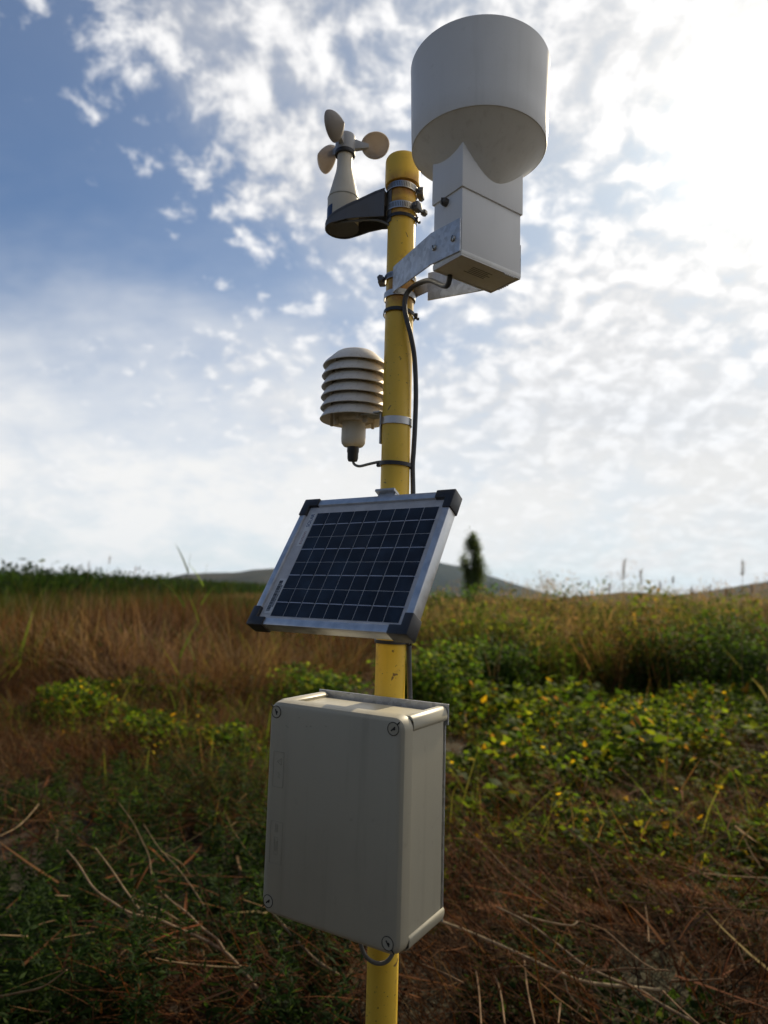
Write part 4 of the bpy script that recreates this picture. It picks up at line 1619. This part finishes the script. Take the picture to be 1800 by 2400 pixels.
reed(438, 1296, 7.4, 'bright green leafy reed standing alone left of the panel', head=0, green=True, nleaf=9, lean=.03)
reed(472, 1322, 7.9, 'shorter green reed just right of the leafy lone reed', head=0, green=True, nleaf=7, lean=.05)
reed(1382, 1362, 11.5, 'reed with dark seed head at the left end of the reed bank', head=.10, nleaf=3)
reed(1735, 1318, 9.6, 'tall reed with pale feathery plume near the right edge', head=.22, nleaf=3, lean=.02)
reed(1792, 1420, 7.6, 'low reed with a pale plume at the right frame edge', head=.20, nleaf=3)
reed(1622, 1378, 11.0, 'short reed with dark head left of the tall pale plume', head=.11, nleaf=2)
reed(1458, 1316, 11.2, 'tallest thin dark stem above the middle of the reed bank', head=.34, nleaf=2, lean=.02)
reed(1503, 1338, 11.2, 'thin dark stem just right of the tallest reed stem', head=.26, nleaf=2)
for (px, py, d), od in zip(((1240, 1420, 11.2), (1280, 1405, 11.5), (1330, 1388, 11.3), (1362, 1390, 11.8), (1425, 1372, 11.9), (1548, 1366, 12.3), (1578, 1352, 12.6), (1660, 1372, 12.0), (1700, 1380, 10.8), (1765, 1372, 11.4)),
                           ('leftmost', 'second from left', 'third from left', 'fourth from left', 'fifth from left', 'fifth from right', 'fourth from right', 'third from right', 'second from right', 'rightmost')):
    reed(px, py, d, 'thin brown seeding reed, ' + od + ' of its kind on the right bank', 'thin seeding reeds on the right bank', head=rng.uniform(.10, .2), nleaf=2, lean=rng.uniform(-.03, .03))
for px, py, d, od in ((216, 1318, 20.0, 'left'), (262, 1306, 21.0, 'middle'), (325, 1330, 22.0, 'right')):
    reed(px, py, d, od + ' one of three faint reed tips above the dark left belt', 'thin reed tips at the left horizon', head=.25, nleaf=2, lean=rng.uniform(-.02, .02))


# --- shrubs and the lone tree
def shrub(px, dist, w, h, label, cols, n=2600, lsz=.07, name='shrub'):
    x = (px - 900) / 1600 * dist
    z0 = float(terrain(x, dist))
    t = thing(name, label, 'shrub', (x, dist, z0), 0, 'shrubs round the reed bank')
    m = MB()
    tips = []
    for k in range(9):
        a = rng.uniform(0, 2 * PI)
        e = Vector((math.cos(a) * w * rng.uniform(.1, .42), math.sin(a) * w * rng.uniform(.1, .42), h * rng.uniform(.6, 1.0)))
        m.tube([(0, 0, -.05), e * .5 + Vector((0, 0, h * .08)), e], [.012, .007, .002], 5)
        tips.append(e)
    m.build('stems', MT['bark'], t)
    cl = np.array([[q.x, q.y, q.z] for q in tips] + [[q.x * .6, q.y * .6, q.z * .6] for q in tips] + [[q.x * 1.1, q.y * 1.1, q.z * .35] for q in tips])
    c = cl[rng.choice(len(cl), n)]
    root = c + rng.normal(0, 1, (n, 3)) * np.array([w * .13, w * .13, h * .13])
    root[:, 2] = np.abs(root[:, 2])
    L = U(.6, 1.3, n) * lsz
    link('foliage', plant_mesh('foliage', [leaves(root, U(0, 2 * PI, n), rng.normal(.1, .5, n), L, L * U(.5, .85, n), pal(n, cols))], 'leaf'), t)
    return t


LG = [(.07, .135, .018), (.10, .165, .02), (.05, .10, .014), (.16, .19, .025)]
MG = [(.045, .09, .014), (.06, .115, .016), (.032, .066, .012)]
shrub(1000, 8.6, 1.0, .78, 'light green leafy shrub right beside the solar panel', LG, 3000)
shrub(1078, 9.6, .9, .80, 'light green shrub between the panel and the reed bank', LG, 2200)
shrub(1190, 10.8, 1.1, .72, 'darker green low shrub before the reed bank', MG, 2400)
shrub(1140, 21.0, 2.6, 1.55, 'olive green bush below the lone tree', MG, 3600, .11)
shrub(1215, 13.0, 1.6, 1.0, 'green bush right of the olive bush', LG, 2600)
shrub(1075, 30.0, 3.0, 1.5, 'dark bush at the left foot of the lone tree', MG, 2600, .14)
shrub(770, 8.8, 1.2, .50, 'light green leafy shrub seen under the solar panel', LG, 2400)
shrub(1740, 10.4, 1.8, 1.15, 'dense green shrub at the right end of the reed bank', MG, 4200)
shrub(1560, 11.0, 1.3, 1.0, 'green climber shrub inside the right reed bank', MG, 2400)


def tree(px, py_top, dist, label):
    x = (px - 900) / 1600 * dist
    h = EYE + (1394 - py_top) / 1600 * dist
    t = thing('tree', label, 'tree', (x, dist, 0))
    m = MB()
    m.tube([(0, 0, -.2), (.08, 0, h * .25), (-.05, .05, h * .55), (.12, 0, h * .95)], [.16, .12, .07, .02], 8)
    cl = []
    for k in range(34):
        s = rng.uniform(.10, .96)
        a = rng.uniform(0, 2 * PI)
        r = h * .235 * (1.0 - s) ** .55 * min(1, .35 + s * 3) * rng.uniform(.35, 1.05)
        b = Vector((.10 * math.sin(s * 6), 0, h * s * .84))
        e = b + Vector((math.cos(a) * r, math.sin(a) * r, h * .12))
        m.tube([b, b.lerp(e, .55) + Vector((0, 0, -.05)), e], [.045 * (1.2 - s), .025 * (1.2 - s), .006], 5)
        cl += [e, b.lerp(e, .6), e + Vector((0, 0, h * .04))]
    m.build('trunk', MT['bark'], t)
    cl = np.array([[q.x, q.y, q.z] for q in cl])
    n = 13000
    wt = rng.random(len(cl)) ** 1.6 + .08
    c = cl[rng.choice(len(cl), n, p=wt / wt.sum())]
    root = c + rng.normal(0, 1, (n, 3)) * np.array([.21, .21, .34])
    L = U(.08, .17, n)
    link('crown', plant_mesh('crown', [leaves(root, U(0, 2 * PI, n), rng.normal(-.2, .6, n), L, L * U(.5, .9, n), pal(n, [(.075, .115, .032), (.100, .145, .040), (.055, .085, .026)]))], 'leaf'), t)
    return t


tree(1112, 1250, 62.0, 'lone dark upright tree on the horizon right of the panel')


# --- long dead stems lying over the foreground weeds
def on_level(px, py, z):
    a, b = (px - 900) / 1600, (1200 - py) / 1600
    u, v = a * math.cos(ROLL) - b * math.sin(ROLL), a * math.sin(ROLL) + b * math.cos(ROLL)
    d = Vector((u, math.cos(PITCH) - v * math.sin(PITCH), math.sin(PITCH) + v * math.cos(PITCH)))
    return Vector((0, 0, EYE)) + d * ((z - EYE) / d.z)


def stem(pts, z0, z1, r0, r1, label, group=None, col=(.36, .26, .16), side=None):
    n = len(pts)
    P3 = [on_level(p[0], p[1], z0 + (z1 - z0) * i / (n - 1)) for i, p in enumerate(pts)]
    path = smooth_path(P3, 5)
    k = len(path)
    m = MB()
    m.tube(path, [(r0 + (r1 - r0) * i / (k - 1)) * (1.18 if i % 9 == 0 else 1) for i in range(k)], 7)
    me = m.mesh('dry_stem', MT['straw'], angle=70)
    a = me.attributes.new('Col', 'FLOAT_COLOR', 'POINT')
    c = np.ones((len(me.vertices), 4), np.float32)
    c[:, :3] = np.repeat(.72 * np.array(col) * (1 + .25 * np.sin(np.arange(k) * 1.9 + rng.uniform(0, 6)))[:, None], 7, 0)[:len(me.vertices)]
    a.data.foreach_set('color', c.ravel())
    return tag(link('dry_stem', me), label, 'dry stem', group)


zl = lambda pts: [(x / 2.552, 1850 + y / 2.552) for x, y in pts]
zr = lambda pts: [(1000 + x / 2.074, 1750 + y / 2.074) for x, y in pts]
LS = ['thin dry stem bent upright amid the lower left weeds', 'long thin dry stem slanting left of the junction box lower half', 'short curved dry stem beside the long slanting stem left of the box',
      'thin dry stem rising at the left frame edge above the weeds', 'thin dry stem running close above the long pale branching stem', 'nearly level thin dry stem left of the box bottom corner',
      'short level pale stem at the left frame edge low down', 'tiny level dry stem among the dark weeds at far left', 'thin dry stem rising from the bottom left frame edge']
LGp = 'thin dry stems at lower left'
RS = ['brown dry stem continuing down right from the hooked pale tip', 'thin brown stem slanting beside the box right side at mid height', 'long nearly level dry stem reaching the right frame edge',
      'thin wiry dry stem with a curled tip at right middle', 'short level orange-brown stem under the thick right stem', 'upright brown dry stem at the bottom right of the pole', 'upright brown stem nearest the pole at the bottom edge',
      'tall thin upright brown stem third from the pole at the bottom edge', 'short level dry stem low at the far right', 'brown stem slanting into the bottom edge beside the long dry stem', 'short pale upright twig on the bottom edge right of the pole',
      'short upright stem hanging under the long level dry stem', 'level brown dry stem above the end of the thick right stem', 'brown dry stem just right of the pole under the box']
RGp = 'thin dry stems at lower right'
stem(zl([(1620, 1290), (1560, 1220), (1430, 1060), (1340, 970), (1200, 890), (1060, 830), (920, 770), (790, 745), (680, 680), (560, 590), (470, 450), (400, 365)]), .22, .50, .0062, .0028,
     'long pale branching dry stem curving through the lower left weeds', col=(.42, .31, .20))
stem(zl([(1340, 965), (1300, 900), (1210, 830), (1120, 740), (1040, 680), (960, 610)]), .30, .40, .0046, .0024, 'pale dry side stem forking right off the long lower left stem', col=(.42, .31, .20))
stem(zl([(850, 740), (740, 590), (660, 470), (570, 350)]), .42, .50, .0036, .0022, 'straight pale dry stem crossing up left of the long stem', col=(.40, .30, .18))
for pts in ([(905, 510), (890, 400), (850, 310), (790, 190), (710, 80)], [(1220, 700), (1150, 590), (1060, 470), (950, 350), (860, 210)], [(1130, 510), (1080, 440), (960, 370)], [(230, 90), (190, 140), (110, 220), (0, 280)],
            [(1190, 870), (1060, 780), (940, 710), (800, 650)], [(1480, 1070), (1280, 1060), (1050, 1035), (930, 1010)], [(160, 880), (80, 876), (-60, 870)], [(420, 640), (330, 635)], [(0, 1240), (120, 1215), (260, 1180), (400, 1080)]):
    stem(zl(pts), .30, .46, .0034, .0018, LS.pop(0), LGp, (.33, .24, .14))
stem([(590 + x / 2.765, 1600 + y / 2.765) for x, y in ((560, 1895), (540, 1880), (420, 1800), (300, 1680), (170, 1530), (120, 1470))], .30, .36, .0050, .0036, 'pale dry stem running down below the junction box left corner', col=(.36, .27, .17))
stem(zr([(1130, 1185), (1000, 1170), (830, 1155), (720, 1130), (600, 1080), (430, 1000), (200, 900), (70, 850), (-40, 800)]), .22, .40, .0060, .0052, 'thick pale dry stem emerging right of the junction box bottom', col=(.44, .35, .23))
stem(zr([(1330, 1360), (1280, 1330), (1150, 1260), (1030, 1180), (900, 1130), (760, 1060), (620, 950), (480, 850), (340, 780)]), .22, .40, .0056, .0034, 'long dry stem slanting down to the bottom edge at right', col=(.34, .26, .17))
stem(zr([(470, 820), (580, 850), (700, 870), (735, 850)]), .42, .44, .0034, .0030, 'hooked pale dry stem tip above the thick right stem', col=(.50, .38, .24))
stem(zr([(670, 1130), (690, 1200), (740, 1260), (800, 1300)]), .34, .25, .0032, .0024, 'curved pale stem dropping from the thick right stem', col=(.44, .34, .22))
for pts in ([(740, 850), (860, 890), (970, 985), (1050, 1050), (1120, 1090)], [(180, 390), (290, 490), (400, 610), (520, 710), (650, 800)], [(830, 745), (1060, 760), (1280, 780), (1680, 800)], [(1200, 660), (1330, 600), (1400, 570), (1425, 545)],
            [(300, 1090), (380, 1075), (500, 1065)], [(330, 1105), (360, 1200), (380, 1350)], [(240, 1090), (255, 1200), (265, 1350)], [(475, 1040), (490, 1180), (525, 1350)], [(1190, 1140), (1340, 1135), (1440, 1130)],
            [(1150, 1190), (1230, 1270), (1320, 1350)], [(650, 1250), (640, 1345)], [(1060, 760), (1075, 860), (1080, 950)], [(900, 1085), (1000, 1078), (1180, 1090)], [(-20, 1060), (80, 1100), (180, 1150)]):
    stem(zr(pts), .28, .40, .0034, .0022, RS.pop(0), RGp, (.30, .20, .12))

# ------------------------------------------------------------------ air
hm = bpy.data.materials.new('air_haze')
hm.use_nodes = True
ht = NT(hm.node_tree)
ht.n.clear()
ho = ht.node('ShaderNodeOutputMaterial')
pv = ht.node('ShaderNodeVolumePrincipled')
pv.inputs['Color'].default_value = (.40, .66, 1.0, 1)
pv.inputs['Density'].default_value = 3.0e-5
pv.inputs['Anisotropy'].default_value = .3
ht.l.new(pv.outputs[0], ho.inputs['Volume'])
m = MB()
m.box((0, 1000, 128.0), (15200, 17200, 264.0))
hz_o = link('haze', m.mesh('haze', hm, smooth=False))
tag(hz_o, 'thin pale blue haze in the air over the fields', 'haze', kind='stuff')
